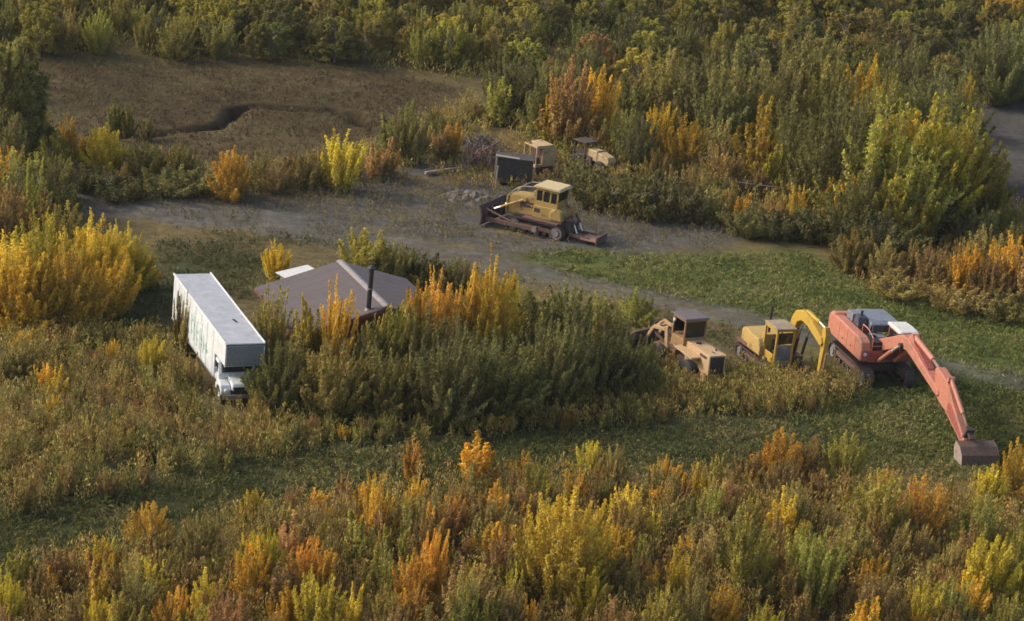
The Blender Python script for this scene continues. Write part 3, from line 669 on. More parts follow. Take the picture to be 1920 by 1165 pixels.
    bar('dump_link', 'loader', (0.95, 0, 2.3), (1.6, 0.0, 2.45), 0.12, 0.14)
    bar('dump_link', 'loader', (1.6, 0, 2.45), (2.55, 0.0, 1.55), 0.1, 0.12)
    # bucket: open steel trough
    bk = MB(); prof = [(2.55, 1.62), (2.50, 1.05), (2.62, 0.62), (2.95, 0.42), (3.75, 0.38), (3.75, 0.43), (2.98, 0.48), (2.68, 0.66), (2.57, 1.05), (2.61, 1.62)]
    n = len(prof); v = [T(x, -1.3, z) for x, z in prof] + [T(x, 1.3, z) for x, z in prof]
    bk.add(v, [(i, (i + 1) % n, (i + 1) % n + n, i + n) for i in range(n)] + [tuple(range(n)), tuple(range(2 * n - 1, n - 1, -1))]); bo = bk.build('bucket', M['rust_dark'], r)
    for y in (-1.3, 1.3):
        sp = MB(); side = [(2.55, 1.62), (2.50, 1.05), (2.62, 0.62), (2.95, 0.42), (3.75, 0.38)]
        sp.add([T(x, y - 0.025, z) for x, z in side] + [T(x, y + 0.025, z) for x, z in side], [(0, 1, 2, 3, 4), (9, 8, 7, 6, 5)] + [(i, (i + 1) % 5, (i + 1) % 5 + 5, i + 5) for i in range(5)])
        sp.build('bucket_side', M['rust_dark'], bo)
        a = Vector(T(2.6, y, 1.65)); b_ = Vector(T(3.76, y, 0.42)); MB().cyl(a, b_, 0.04, n=8).build('bucket_edge', M['tan'], bo)
    MB().cyl(T(2.58, -1.3, 1.64), T(2.58, 1.3, 1.64), 0.045, n=8).build('bucket_edge', M['tan'], bo)
build_loader()

# ------------------------------------------------------------------ small yellow excavator
def excavator_bucket(parent, x, z, ang, w, size, m1, m2, teeth=5):
    """bucket hanging from (x, z); opening turned by ang"""
    k = size; prof = [(0.0, 0.05), (0.16, -0.35), (0.12, -0.75), (-0.15, -1.1), (-0.62, -1.22), (-0.95, -1.02), (-0.90, -0.97), (-0.60, -1.13), (-0.20, -1.02), (0.04, -0.72), (0.07, -0.36), (-0.08, 0.03)]
    def R(p): c, s_ = math.cos(ang), math.sin(ang); return (x + k * (p[0] * c - p[1] * s_), z + k * (p[0] * s_ + p[1] * c))
    b = MB().prism([R(p) for p in prof], -w / 2, w / 2).build('bucket', M[m1], parent)
    for sy in (-1, 1):
        side = [(0.0, 0.05), (0.16, -0.35), (0.12, -0.75), (-0.15, -1.1), (-0.62, -1.22), (-0.95, -1.02), (-0.62, -0.55), (-0.3, -0.1)]
        MB().prism([R(p) for p in side], sy * w / 2 - 0.02, sy * w / 2 + 0.02).build('bucket_side', M[m2], b)
    for i in range(teeth):
        y = -w / 2 + w * (i + 0.5) / teeth; q = [(-0.88, -1.06), (-0.97, -1.0), (-1.16, -0.86)]
        MB().prism([R(p) for p in q], y - 0.06, y + 0.06).build('tooth', M['steel'], b)
    return b

def build_yellow():
    hx, hy = 0.40, -0.917
    r = empty('excavator', (15.2, -4.9, 0), heading(hx, hy))    # X forward to the camera, Y to the picture's right
    r.scale = (1.07, 1.07, 1.07); r.location.x -= 0.08
    tag(r, 'small faded yellow excavator with box cab and folded arm between loader and orange excavator', 'excavator')
    for sy in (-1, 1): track_unit(r, -1.3, 1.3, sy * 0.95, 0.5, 0.38, 'rust_dark', 5)
    P('slew_ring', 'rust_dark', r).cyl((0, 0, 0.6), (0, 0, 0.85), 0.65, n=20).done()
    P('deck', 'rust', r, 0.03).box((0, 0, 0.95), (3.4, 2.3, 0.2)).done()
    P('engine_housing', 'yellow_old', r, 0.06).prism([(-1.3, 1.05), (0.85, 1.05), (0.85, 1.80), (-1.1, 1.85), (-1.3, 1.65)], -1.12, 1.0).done()
    P('side_box', 'yellow_old', r, 0.06).prism([(-0.2, 1.0), (1.25, 1.0), (1.25, 1.55), (0.9, 1.85), (-0.2, 1.9)], -1.32, -0.95).done()
    P('exhaust_stack', 'black', r).tube([(0.2, -0.30, 1.95), (0.2, -0.30, 3.15), (0.22, -0.30, 3.42)], 0.075, 10).done()
    # cab
    x0, x1, yl, yr, z0, z1 = 1.0, 2.42, -1.05, 0.06, 0.75, 2.85
    fr = P('cab_frame', 'yellow', r, 0.03)
    for x in (x0 + 0.06, x1 - 0.06):
        for y in (yl + 0.06, yr - 0.06): fr.box((x, y, (z0 + z1) / 2), (0.12, 0.12, z1 - z0))
    fr.box(((x0 + x1) / 2, yl + 0.06, z1 - 0.08), (x1 - x0, 0.118, 0.16)); fr.box(((x0 + x1) / 2, yr - 0.06, z1 - 0.08), (x1 - x0, 0.118, 0.16))
    fr.box((x0 + 0.06, (yl + yr) / 2, z1 - 0.08), (0.116, yr - yl, 0.16)); fr.box((x1 - 0.06, (yl + yr) / 2, z1 - 0.06), (0.116, yr - yl, 0.12)); cf = fr.done()
    P('cab_back', 'yellow_old', cf, 0.02).box((x0 + 0.05, (yl + yr) / 2, 1.5), (0.08, yr - yl - 0.1, 1.3)).done()
    P('cab_floor', 'rust_dark', cf).box(((x0 + x1) / 2, (yl + yr) / 2, z0), (x1 - x0, yr - yl, 0.1)).done()
    P('far_side_panel', 'yellow_old', cf, 0.02).box(((x0 + x1) / 2, yr - 0.04, 1.55), (x1 - x0 - 0.1, 0.06, 1.2)).done()
    P('door_sill_panel', 'yellow', cf, 0.03).box(((x0 + x1) / 2 - 0.05, yl + 0.03, 1.15), (x1 - x0 - 0.3, 0.07, 0.55)).done()
    P('upper_windshield', 'glass', cf).box((x1 - 0.05, (yl + yr) / 2, 2.36), (0.02, yr - yl - 0.2, 0.62)).done()
    P('window_bar', 'tan', cf, 0.01).box((x1 - 0.04, (yl + yr) / 2, 1.96), (0.06, yr - yl - 0.16, 0.07)).done()
    P('lower_windshield', 'glass_dusty', cf).box((x1 - 0.04, (yl + yr) / 2, 1.50), (0.02, yr - yl - 0.3, 0.78)).done()
    P('front_panel', 'tan', cf, 0.02).box((x1 - 0.055, (yl + yr) / 2, 1.35), (0.03, yr - yl - 0.16, 1.12)).done()
    P('cab_roof', 'tan', r, 0.07).prism([(x0 - 0.05, z1), (x1 + 0.08, z1), (x1 + 0.05, z1 + 0.08), ((x0 + x1) / 2, z1 + 0.15), (x0 - 0.02, z1 + 0.1)], yl - 0.05, yr + 0.05).done()
    P('seat', 'black', r, 0.05).prism([(1.25, 1.0), (1.75, 1.0), (1.75, 1.35), (1.42, 1.35), (1.36, 1.95), (1.25, 1.95)], -0.65, -0.15).done()
    # boom on the far side of the cab: bent, then the stick hanging down
    y0, y1 = 0.58, 1.06
    bm = P('boom', 'yellow', r, 0.03)
    bm.prism([(0.75, 1.15), (1.15, 1.15), (1.28, 2.45), (1.50, 3.00), (1.95, 3.20), (2.6, 3.12), (4.15, 2.55), (4.30, 2.75), (4.15, 3.0), (3.0, 3.55), (2.3, 3.74), (1.75, 3.74), (1.20, 3.52), (0.85, 3.0), (0.75, 2.2)], y0, y1); bo = bm.done()
    c = P('stick_cylinder', 'yellow', r); c.cyl((2.0, 0.83, 3.72), (3.4, 0.83, 3.62), 0.09); c.cyl((1.9, 0.70, 3.66), (1.9, 0.96, 3.66), 0.12); co = c.done()
    P('cylinder_rod', 'chrome', co).cyl((3.4, 0.83, 3.62), (4.1, 0.83, 3.50), 0.05).done()
    for sy in (0.56, 1.10):
        c = P('boom_cylinder', 'rust_dark', r); c.cyl((1.6, sy, 1.15), (1.9, sy, 2.2), 0.08); co = c.done()
        P('cylinder_rod', 'steel', co).cyl((1.9, sy, 2.2), (2.15, sy, 3.05), 0.05).done()
    st = P('stick', 'yellow', r, 0.02); st.prism([(4.02, 3.55), (4.30, 3.62), (4.42, 3.2), (4.40, 2.4), (4.22, 0.62), (4.05, 0.60), (4.06, 2.4)], 0.69, 0.97); so = st.done()
    c = P('bucket_cylinder', 'rust_pink', r); c.cyl((4.55, 0.83, 2.25), (4.42, 0.83, 1.1), 0.07); co = c.done()
    P('cylinder_rod', 'steel', co).cyl((4.42, 0.83, 1.1), (4.34, 0.83, 0.62), 0.045).done()
    P('bucket_link', 'rust', r, 0.01).box((4.25, 0.83, 0.58), (0.4, 0.2, 0.12)).done()
    bk = excavator_bucket(r, 4.1, 0.62, 1.0, 0.8, 0.75, 'rust_dark', 'rust', 4)
    for o in [bk]: o.location.y = 0.83
    P('hose', 'black', r).tube([(1.1, 0.60, 2.0), (1.45, 0.58, 2.5), (1.8, 0.58, 2.75), (2.6, 0.60, 2.75)], 0.03).done()
build_yellow()

# ------------------------------------------------------------------ big orange excavator
def build_orange():
    hx, hy = 0.285, -0.958
    fx, fy = 21.7, -6.03                       # front centre of the house
    n = math.hypot(hx, hy); hx /= n; hy /= n
    r = empty('excavator', (fx, fy, 0), heading(hx, hy))   # x=0 at the house front, Y to the picture's right
    tag(r, 'large salmon orange excavator with its arm stretched out and bucket on the grass', 'excavator')
    for sy in (-1, 1): track_unit(r, -4.1, 0.5, sy * 1.28, 0.62, 0.5, 'rust_dark', 7)
    P('slew_ring', 'black', r).cyl((-1.8, 0, 0.8), (-1.8, 0, 1.3), 0.9, n=24).done()
    P('undercarriage', 'rust_dark', r, 0.03).box((-1.8, 0, 0.7), (2.2, 2.2, 0.45)).done()
    P('deck', 'orange_dark', r, 0.03).box((-2.1, 0, 1.36), (4.2, 2.9, 0.2)).done()
    # right side of the house: long rounded casing
    sd = [( -4.55, 1.62), (-4.45, 1.38), (0.0, 1.30), (0.10, 1.42), (0.08, 2.0), (-0.12, 2.42), (-0.6, 2.60), (-4.2, 2.68), (-4.50, 2.55)]
    P('side_casing', 'orange', r, 0.10).prism(sd, -1.62, -1.0).done()
    for x in (-3.3, -2.1, -0.9): P('casing_seam', 'orange_dark', r).box((x, -1.623, 1.98), (0.03, 0.012, 1.1)).done()
    for x in (-2.7, -1.5): P('casing_latch', 'black', r).box((x, -1.63, 1.75), (0.12, 0.03, 0.06)).done()
    P('casing_lamp', 'lamp', r, 0.02).lathe([(0, 0.05), (0.10, 0.04), (0.13, 0.0)], (0.10, -1.36, 1.75), 'x', 14).done()
    P('casing_lamp_ring', 'orange_dark', r).lathe([(0.13, 0.03), (0.19, 0.03), (0.2, -0.02)], (0.09, -1.36, 1.75), 'x', 14).done()
    P('counterweight', 'orange', r, 0.16).prism([(-5.25, 1.4), (-4.5, 1.35), (-4.5, 2.66), (-5.05, 2.66), (-5.3, 2.3)], -1.55, 1.55).done()
    P('engine_hood', 'slate', r, 0.06).prism([(-4.5, 2.5), (-2.0, 2.5), (-1.75, 2.92), (-2.1, 3.05), (-4.2, 3.05), (-4.5, 2.85)], -0.35, 1.45).done()
    P('hood_front', 'slate_dark', r, 0.03).box((-1.70, 0.55, 2.72), (0.12, 1.7, 0.42)).done()
    P('air_intake', 'slate', r, 0.05).box((-3.55, -0.72, 2.86), (0.9, 0.55, 0.50)).done()
    P('exhaust_box', 'slate_dark', r, 0.03).prism([(-3.0, 2.60), (-2.2, 2.60), (-2.3, 3.18), (-2.75, 3.22)], -0.98, -0.42).done()
    P('exhaust_stack', 'black', r).tube([(-2.55, -0.7, 3.1), (-2.55, -0.7, 3.5)], 0.08).done()
    P('tool_well', 'black', r, 0.01).box((-0.72, -0.62, 1.95), (1.3, 0.72, 1.0)).done()
    for k in range(3): P('ladder_rung', 'orange', r).tube([(-0.04, -0.95, 1.62 + 0.3 * k), (-0.04, -0.30, 1.62 + 0.3 * k)], 0.028).done()
    P('hand_rail', 'orange', r).tube([(0.0, -0.95, 1.5), (0.0, -0.95, 2.72), (-0.8, -0.95, 3.0), (-1.6, -0.95, 3.0), (-1.6, -0.95, 2.5)], 0.035).done()
    P('hand_rail', 'orange', r).tube([(0.0, -0.30, 1.5), (0.0, -0.30, 2.55)], 0.03).done()
    P('front_apron', 'orange_dark', r, 0.04).box((0.02, -0.62, 1.58), (0.28, 1.15, 0.62)).done()
    P('floor_plate', 'slate', r, 0.02).box((-1.3, -0.1, 2.42), (0.8, 0.8, 0.06)).done()
    # cab on the far side of the boom
    cb = P('cab_shell', 'orange_dark', r, 0.06); cb.prism([(-1.5, 1.45), (0.25, 1.45), (0.35, 2.0), (0.2, 3.0), (-1.5, 3.05)], 0.62, 1.62); cbo = cb.done()
    P('cab_windshield', 'glass', cbo).box((0.29, 1.12, 2.5), (0.03, 0.8, 0.9), (0, -0.14, 0)).done()
    for y in (0.61, 1.63): P('cab_window', 'glass', cbo).box((-0.62, y, 2.55), (1.3, 0.02, 0.75)).done()
    P('cab_roof', 'whitesheet', r, 0.08).prism([(-1.62, 3.03), (0.42, 2.98), (0.48, 3.05), (0.2, 3.2), (-0.6, 3.26), (-1.6, 3.2)], 0.55, 1.70).done()
    # boom, stick and bucket in one vertical plane
    b = P('boom', 'orange', r, 0.05)
    b.prism([(-1.1, 1.95), (-0.55, 1.72), (1.0, 2.42), (2.45, 3.02), (3.05, 3.10), (3.8, 2.96), (7.5, 2.10), (7.75, 2.25), (7.6, 2.50), (5.9, 2.98), (4.2, 3.50), (3.1, 3.82), (2.2, 3.76), (0.6, 3.02), (-0.9, 2.35)], -0.32, 0.32); bo = b.done()
    P('boom_web', 'orange_dark', bo, 0.01).prism([(3.2, 3.74), (4.2, 3.52), (5.9, 2.98), (5.8, 3.08), (4.3, 3.62), (3.2, 3.84)], -0.2, 0.2).done()
    for sy in (-1, 1):
        c = P('boom_cylinder', 'orange', r); c.cyl((0.25, sy * 0.5, 1.45), (1.65, sy * 0.48, 2.55), 0.13, n=14); co = c.done()
        P('cylinder_rod', 'chrome', co).cyl((1.65, sy * 0.48, 2.55), (2.45, sy * 0.46, 3.16), 0.07).done()
        P('boom_pin', 'rust_dark', r).cyl((2.5, sy * 0.30, 3.2), (2.5, sy * 0.52, 3.2), 0.16).done()
    c = P('stick_cylinder', 'orange', r); c.cyl((3.3, 0, 4.0), (5.9, 0, 3.62), 0.15, n=14); c.cyl((3.25, -0.2, 4.0), (3.25, 0.2, 4.0), 0.18); co = c.done()
    P('cylinder_rod', 'rust_pink', co).cyl((5.9, 0, 3.62), (6.9, 0, 3.40), 0.085).done()
    P('cylinder_bracket', 'orange', r, 0.03).prism([(2.8, 3.7), (3.9, 3.55), (3.4, 4.1), (3.15, 4.12)], -0.22, 0.22).done()
    s = P('stick', 'orange', r, 0.04)
    s.prism([(6.75, 3.45), (7.0, 3.60), (7.9, 3.42), (8.75, 3.05), (9.3, 2.55), (11.35, 1.10), (11.25, 0.78), (10.95, 0.80), (8.6, 1.72), (7.9, 1.85), (7.2, 2.10), (6.95, 2.7)], -0.25, 0.25); so = s.done()
    s2 = P('stick_plate', 'orange_dark', so, 0.01); s2.prism([(8.9, 1.75), (10.9, 0.95), (11.1, 1.05), (9.3, 2.3), (8.9, 2.3)], -0.262, 0.262); s2.done()
    c = P('bucket_cylinder', 'orange', r); c.cyl((8.35, 0, 3.38), (10.3, 0, 2.18), 0.12, n=14); c.cyl((8.3, -0.2, 3.38), (8.3, 0.2, 3.38), 0.15); co = c.done()
    P('cylinder_rod', 'rust_pink', co).cyl((10.3, 0, 2.18), (11.0, 0, 1.72), 0.07).done()
    P('bucket_link', 'rust_dark', r, 0.02).box((11.25, 0, 1.38), (0.16, 0.5, 0.85), (0, 0.5, 0)).done()
    P('bucket_link', 'rust_dark', r, 0.02).box((11.45, 0, 1.50), (0.8, 0.3, 0.14), (0, 0.55, 0)).done()
    bk = excavator_bucket(r, 11.45, 1.05, 0.95, 2.15, 1.32, 'bucket', 'bucket_side', 5)
    bk.location.y = 0.35
    P('hose', 'black', r).tube([(0.2, 0.2, 3.0), (1.2, 0.22, 3.42), (2.3, 0.24, 3.85), (3.3, 0.24, 3.95), (4.3, 0.22, 3.72)], 0.035).done()
build_orange()

# ------------------------------------------------------------------ scrap behind the bulldozer
def build_scrap():
    # dark steel bin with a loose lid
    x, y = gxy(962, 346); r = empty('steel_bin', (x, y, 0), 0.10)
    tag(r, 'dark grey steel bin with a bent lid behind the bulldozer', 'bin')
    P('shell', 'darkbin', r, 0.03).box((0, 0.8, 0.9), (2.6, 1.6, 1.8)).done()
    P('lid', 'darkbin', r, 0.01).box((0, 0.8, 1.84), (2.68, 1.68, 0.06), (0.0, 0.03, 0.0)).done()
    P('loose_sheet', 'palewood', r, 0.01).box((-0.55, 0.12, 1.95), (1.7, 0.36, 0.05), (0.12, 0.10, 0.1)).done()
    for k in (-0.9, 0.0, 0.9): P('wall_rib', 'darkbin', r).box((k, -0.02, 0.9), (0.06, 0.04, 1.75)).done()
    x, y = gxy(929, 352); r = empty('post', (x, y, 0), 0)
    tag(r, 'pale thin post standing at the left corner of the dark bin', 'post')
    P('shaft', 'palewood', r).cyl((0, 0, -0.1), (0.03, 0, 1.55), 0.055, 0.05, 8).done(); P('cap', 'steel', r).cyl((0.03, 0, 1.53), (0.03, 0, 1.6), 0.075, n=8).done()
    # detached yellow cab
    x, y = gxy(1000, 322); r = empty('machine_cab', (x, y, 0), heading(-0.80, -0.60))
    tag(r, 'detached pale yellow machine cab with an open doorway, left of the green bushes', 'cab')
    z0 = 0.55
    sh = P('shell', 'cream', r, 0.06)
    sh.prism([(-1.35, z0), (-0.1, z0), (-0.1, 2.15), (-0.95, 2.18), (-1.25, 1.95), (-1.38, 1.5)], -0.80, 0.80); sh.done()
    fr = P('door_frame', 'cream', r, 0.03)
    for yy in (-0.75, -0.02, 0.75): fr.box((0.42, yy, z0 + 0.72), (0.10, 0.10, 1.5))
    for yy in (-0.75, 0.75): fr.box((0.15, yy, z0 + 1.44), (0.62, 0.098, 0.12)); fr.box((0.15, yy, z0 + 0.10), (0.62, 0.098, 0.22))
    fr.box((0.42, 0, z0 + 1.46), (0.098, 1.58, 0.12)); fr.box((0.42, 0, z0 + 0.08), (0.098, 1.58, 0.2)); fr.done()
    P('interior', 'rust', r).box((-0.085, 0, z0 + 0.8), (0.02, 1.35, 1.2)).done()
    P('roof', 'cream', r, 0.04).box((0.12, 0.35, z0 + 1.56), (0.7, 0.85, 0.07)).done()
    P('seat', 'rust_dark', r, 0.04).box((0.1, 0.15, z0 + 0.35), (0.35, 0.5, 0.55)).done()
    P('skid', 'rust_dark', r).box((-0.45, 0, z0 / 2), (1.6, 1.4, z0)).done()
    # half-buried yellow machine with dark canopy
    x, y = gxy(1112, 318); r = empty('old_tractor', (x, y, 0), heading(0.70, -0.71))
    tag(r, 'old tractor with cream hood and dark canopy, buried in green bushes', 'tractor')
    P('hood', 'cream', r, 0.08).prism([(-0.4, 0.8), (1.75, 0.7), (1.9, 1.05), (1.7, 1.35), (0.6, 1.55), (-0.4, 1.6)], -0.42, 0.42).done()
    P('hood_band', 'tan', r, 0.01).box((0.65, 0, 1.2), (0.08, 0.9, 0.82)).done()
    cf = P('canopy', 'rust_dark', r, 0.03)
    for sx in (-1.6, -0.5):
        for yy in (-0.55, 0.55): cf.box((sx, yy, 1.32), (0.09, 0.09, 1.2))
    cf.box((-1.05, 0, 1.95), (1.35, 1.35, 0.10)); cf.done()
    P('body', 'rust_dark', r, 0.04).box((-0.8, 0, 0.75), (2.0, 1.0, 0.6)).done()
    for sx in (-1.1, 1.2):
        for sy in (-1, 1): wheel(r, (sx, sy * 0.65, 0.5), 0.5, 0.3, 'rust', sy)
    # squared timber
    (x0, y0), (x1, y1) = gxy(797, 330), gxy(864, 321)
    d = math.hypot(x1 - x0, y1 - y0); r = empty('timber_beam', (x0, y0, gh1(x0, y0)), math.atan2(y1 - y0, x1 - x0))
    tag(r, 'long pale timber beam lying left of the scrap heap', 'beam')
    P('beam', 'palewood', r, 0.02).box((d / 2, 0, 0.20), (d, 0.24, 0.24), (0.1, 0.0, 0)).done()
    P('beam_top_board', 'rust_dark', r, 0.01).box((d / 2 - 0.1, 0.22, 0.28), (d * 0.93, 0.2, 0.22)).done()
    P('support_block', 'rust_dark', r).box((0.15, 0, 0.06), (0.2, 0.5, 0.16)).done()
    # heap of grey branches and scrap pipe
    x, y = gxy(905, 312); b = MB(); g = random.Random(5)
    for k in range(190):
        a = g.uniform(0, math.pi); rr = abs(g.gauss(0, 1.0)); t = g.uniform(0, 6.28)
        cx, cy = rr * math.cos(t) * 1.5, rr * math.sin(t) * 2.4; cz = max(0.05, 1.5 * (1 - rr / 2.2)) * g.uniform(0.3, 1.0)
        L = g.uniform(0.4, 1.5); el = g.gauss(0.1, 0.45)
        v = Vector((math.cos(a) * math.cos(el), math.sin(a) * math.cos(el), math.sin(el))) * L / 2
        b.cyl(Vector((cx, cy, cz)) - v, Vector((cx, cy, cz)) + v, g.uniform(0.03, 0.07), 0.02, 5)
    o = b.build('branch_heap', M['greystick']); o.location = (x - 0.2, y + 3.0, 0)
    tag(o, 'heap of grey broken branches left of the detached cab', 'heap', None, 'stuff')
    r = empty('scrap_metal', (x + 0.2, y - 0.6, 0), 0.2); tag(r, 'tangle of bent rusty pipes and scrap against the dark bin', 'scrap metal')
    for k in range(26):
        px_, py_ = g.uniform(-1.5, 0.9), g.uniform(-0.7, 0.7); h = g.uniform(0.9, 2.0); lean = g.uniform(-0.6, 0.6)
        pts = [(px_, py_, 0)]
        for j in range(1, 5): t = j / 4; pts.append((px_ + lean * t + 0.35 * math.sin(t * 3 + k), py_ + 0.3 * math.cos(k + t * 2) * t, h * math.sin(t * math.pi * 0.62)))
        P('bent_pipe', 'rust_pink' if k % 3 else 'greystick', r).tube(pts, g.uniform(0.035, 0.06), 6).done()
    for k in range(5): P('scrap_plate', 'rust', r, 0.01).box((g.uniform(-1, 0.8), g.uniform(-0.9, 0.4), g.uniform(0.15, 0.7)), (g.uniform(0.4, 0.9), 0.05, g.uniform(0.3, 0.6)), (g.uniform(-0.7, 0.7), g.uniform(-0.5, 0.5), g.uniform(0, 3))).done()
    # low rubble heap behind the blade
    x, y = gxy(893, 382); n = 26; vs = []; fs = []
    for i in range(n):
        for j in range(n):
            u, v = (i / (n - 1) - 0.5) * 4.4, (j / (n - 1) - 0.5) * 3.6; q = max(0, 1 - (u / 2.2) ** 2 - (v / 1.8) ** 2)
            vs.append((u, v, 0.4 * q ** 0.8 + q * (float(vnoise([u + 50], [v], 0.45, 61)[0]) - 0.5) * 0.75 + q * (float(vnoise([u + 50], [v], 0.2, 62)[0]) - 0.5) * 0.3 - 0.06))
    for i in range(n - 1):
        for j in range(n - 1): fs.append((i * n + j, (i + 1) * n + j, (i + 1) * n + j + 1, i * n + j + 1))
    me = bpy.data.meshes.new('rubble_heap'); me.from_pydata(vs, [], fs); me.materials.append(M['greystick']); o = bpy.data.objects.new('rubble_heap', me); col.objects.link(o)
    o.location = (x - 0.6, y + 1.4, gh1(x, y)); tag(o, 'low grey-brown rubble heap left of the bulldozer blade', 'heap', None, 'stuff')
    # two dark frames in the bushes on the right
    for (px_, py_, wd, lab) in ((1352, 322, 1.9, 'upper of two dark rusty frames in the bushes right of centre'), (1416, 372, 2.6, 'lower of two dark rusty frames in the bushes right of centre')):
        x, y = gxy(px_, py_); r = empty('metal_frame', (x, y, 0), -0.1); tag(r, lab, 'frame', 'rusty frames in the bushes')
        P('top_beam', 'rust_dark', r, 0.02).box((0, 0, 0.95), (wd, 0.3, 0.2)).done()
        P('cross_beam', 'rust_dark', r, 0.02).box((0, 1.0, 0.9), (wd * 0.9, 0.3, 0.16)).done()
        for sx in (-0.5, 0.5):
            P('leg', 'rust_dark', r, 0.02).box((sx * wd * 0.85, 0, 0.43), (0.2, 0.2, 0.86)).done(); P('leg', 'rust_dark', r, 0.02).box((sx * wd * 0.8, 1.0, 0.42), (0.2, 0.2, 0.84)).done()
            P('side_beam', 'rust', r).box((sx * wd * 0.85, 0.5, 0.8), (0.14, 0.9, 0.14)).done()
build_scrap()

# footprints kept free of plants: (x, y, radius)
CLEAR = []
def clear_rect(o, x0, x1, y0, y1):
    c, s = math.cos(o.rotation_euler.z), math.sin(o.rotation_euler.z)
    CLEAR.append((o.location.x, o.location.y, c, s, x0, x1, y0, y1))
for o in list(col.objects):
    n = o.name
    if n == 'box_truck': clear_rect(o, -0.4, 11.9, -1.6, 1.6)
    elif n == 'cabin': clear_rect(o, -0.3, 8.4, -5.2, 5.2)
    elif n == 'lean_to': clear_rect(o, -1, 1.2, -1, 1.6)
    elif n == 'bulldozer': clear_rect(o, -4.8, 4.2, -2.1, 2.0)
    elif n == 'wheel_loader': clear_rect(o, -0.1, 4.4, -0.75, 0.75); clear_rect(o, 0.8, 2.6, -1.2, 1.2); clear_rect(o, 4.2, 7.2, -0.8, 2.4)
    elif n == 'excavator': clear_rect(o, -1.9, 2.6, -1.5, 1.5); clear_rect(o, 2.4, 4.7, 0.1, 1.0)
    elif n == 'excavator.001': clear_rect(o, -5.4, 1.2, -1.9, 1.9); clear_rect(o, 11.0, 12.8, -1.0, 1.6)
    elif n == 'steel_bin': clear_rect(o, -1.5, 1.5, -0.2, 1.7)
    elif n == 'machine_cab': clear_rect(o, -1.6, 0.7, -1, 1)
    elif n == 'old_tractor': clear_rect(o, -1.9, 2.0, -0.9, 0.9)

def blocked(x, y, margin=0.0):
    x = np.asarray(x, float); y = np.asarray(y, float); r = np.zeros(x.shape, bool)
    for (ox, oy, c, s, x0, x1, y0, y1) in CLEAR:
        dx, dy = x - ox, y - oy; u = dx * c + dy * s; v = -dx * s + dy * c
        r |= (u > x0 - margin) & (u < x1 + margin) & (v > y0 - margin) & (v < y1 + margin)
    return r

# ------------------------------------------------------------------ plants: prototypes
def leaf_quads(P_, N_, T_, ln, wd):
    """diamond leaves at P_ with blade axis T_ and normal N_"""
    S_ = np.cross(N_, T_); S_ /= np.linalg.norm(S_, axis=1)[:, None] + 1e-9
    ln = ln[:, None]; wd = wd[:, None]
    V = np.stack([P_ - T_ * ln * 0.5, P_ + S_ * wd * 0.5 + T_ * ln * 0.05, P_ + T_ * ln * 0.5, P_ - S_ * wd * 0.5 + T_ * ln * 0.05], 1)
    return V.reshape(-1, 3)

def rand_dirs(g, n, up=0.0):
    v = g.normal(size=(n, 3)); v[:, 2] += up; return v / (np.linalg.norm(v, axis=1)[:, None] + 1e-9)

def crown_mesh(name, shoots, g, leaf, aspect, hmax, updir=0.9):
    """shoots: list of (points array m x 3, radius array m, n leaves)"""
    PP = []; LV = []
    for pts, rad, n in shoots:
        t = g.random(n) ** 0.85 * (len(pts) - 1.001); i = t.astype(int); u = (t - i)[:, None]
        c = pts[i] * (1 - u) + pts[i + 1] * u; r = rad[i] * (1 - u[:, 0]) + rad[i + 1] * u[:, 0]
        d = rand_dirs(g, n); q = g.random(n) ** 0.45
        p = c + d * (r * q)[:, None] * np.array([1, 1, 0.8])
        PP.append(p)
        lv = np.stack([g.random(n), np.clip(p[:, 2] / hmax, 0, 1), np.clip(g.random() * 0.75 + g.random(n) * 0.35 - 0.05, 0, 1)], 1); LV.append(lv)
    p = np.vstack(PP); lv = np.vstack(LV); n = len(p); p[:, 2] = np.maximum(p[:, 2], 0.04)
    T_ = rand_dirs(g, n, updir); N_ = rand_dirs(g, n, 0.7)
    N_ -= T_ * (N_ * T_).sum(1)[:, None]; N_ /= np.linalg.norm(N_, axis=1)[:, None] + 1e-9
    ln = leaf * g.uniform(0.7, 1.35, n)
    V = leaf_quads(p, N_, T_, ln, ln * aspect)
    me = np_mesh(name, V, np.arange(4 * n).reshape(-1, 4), True)
    add_col(me, 'lv', np.repeat(lv, 4, axis=0)); me.materials.append(M['leaf'])
    return me

def stem_mesh(name, paths):
    b = MB()
    for pts, r0 in paths:
        m_ = len(pts)
        for k in range(m_ - 1):
            ra = r0 * (1 - 0.85 * k / (m_ - 1)); rb = r0 * (1 - 0.85 * (k + 1) / (m_ - 1)); b.cyl(pts[k], pts[k + 1], ra, rb, 5)
    me = bpy.data.meshes.new(name); me.from_pydata(b.v, [], b.f); me.materials.append(M['bark']); me.update()
    return me

def curve(p0, p1, bow, m_=5):
    """from p0 to p1, leaving outward then rising"""
    p0 = np.array(p0, float); p1 = np.array(p1, float); r = []
    for k in range(m_):
        t = k / (m_ - 1); q = p0 * (1 - t) + p1 * t; q[:2] = p0[:2] + (p1[:2] - p0[:2]) * t ** bow; r.append(q)
    return np.array(r)

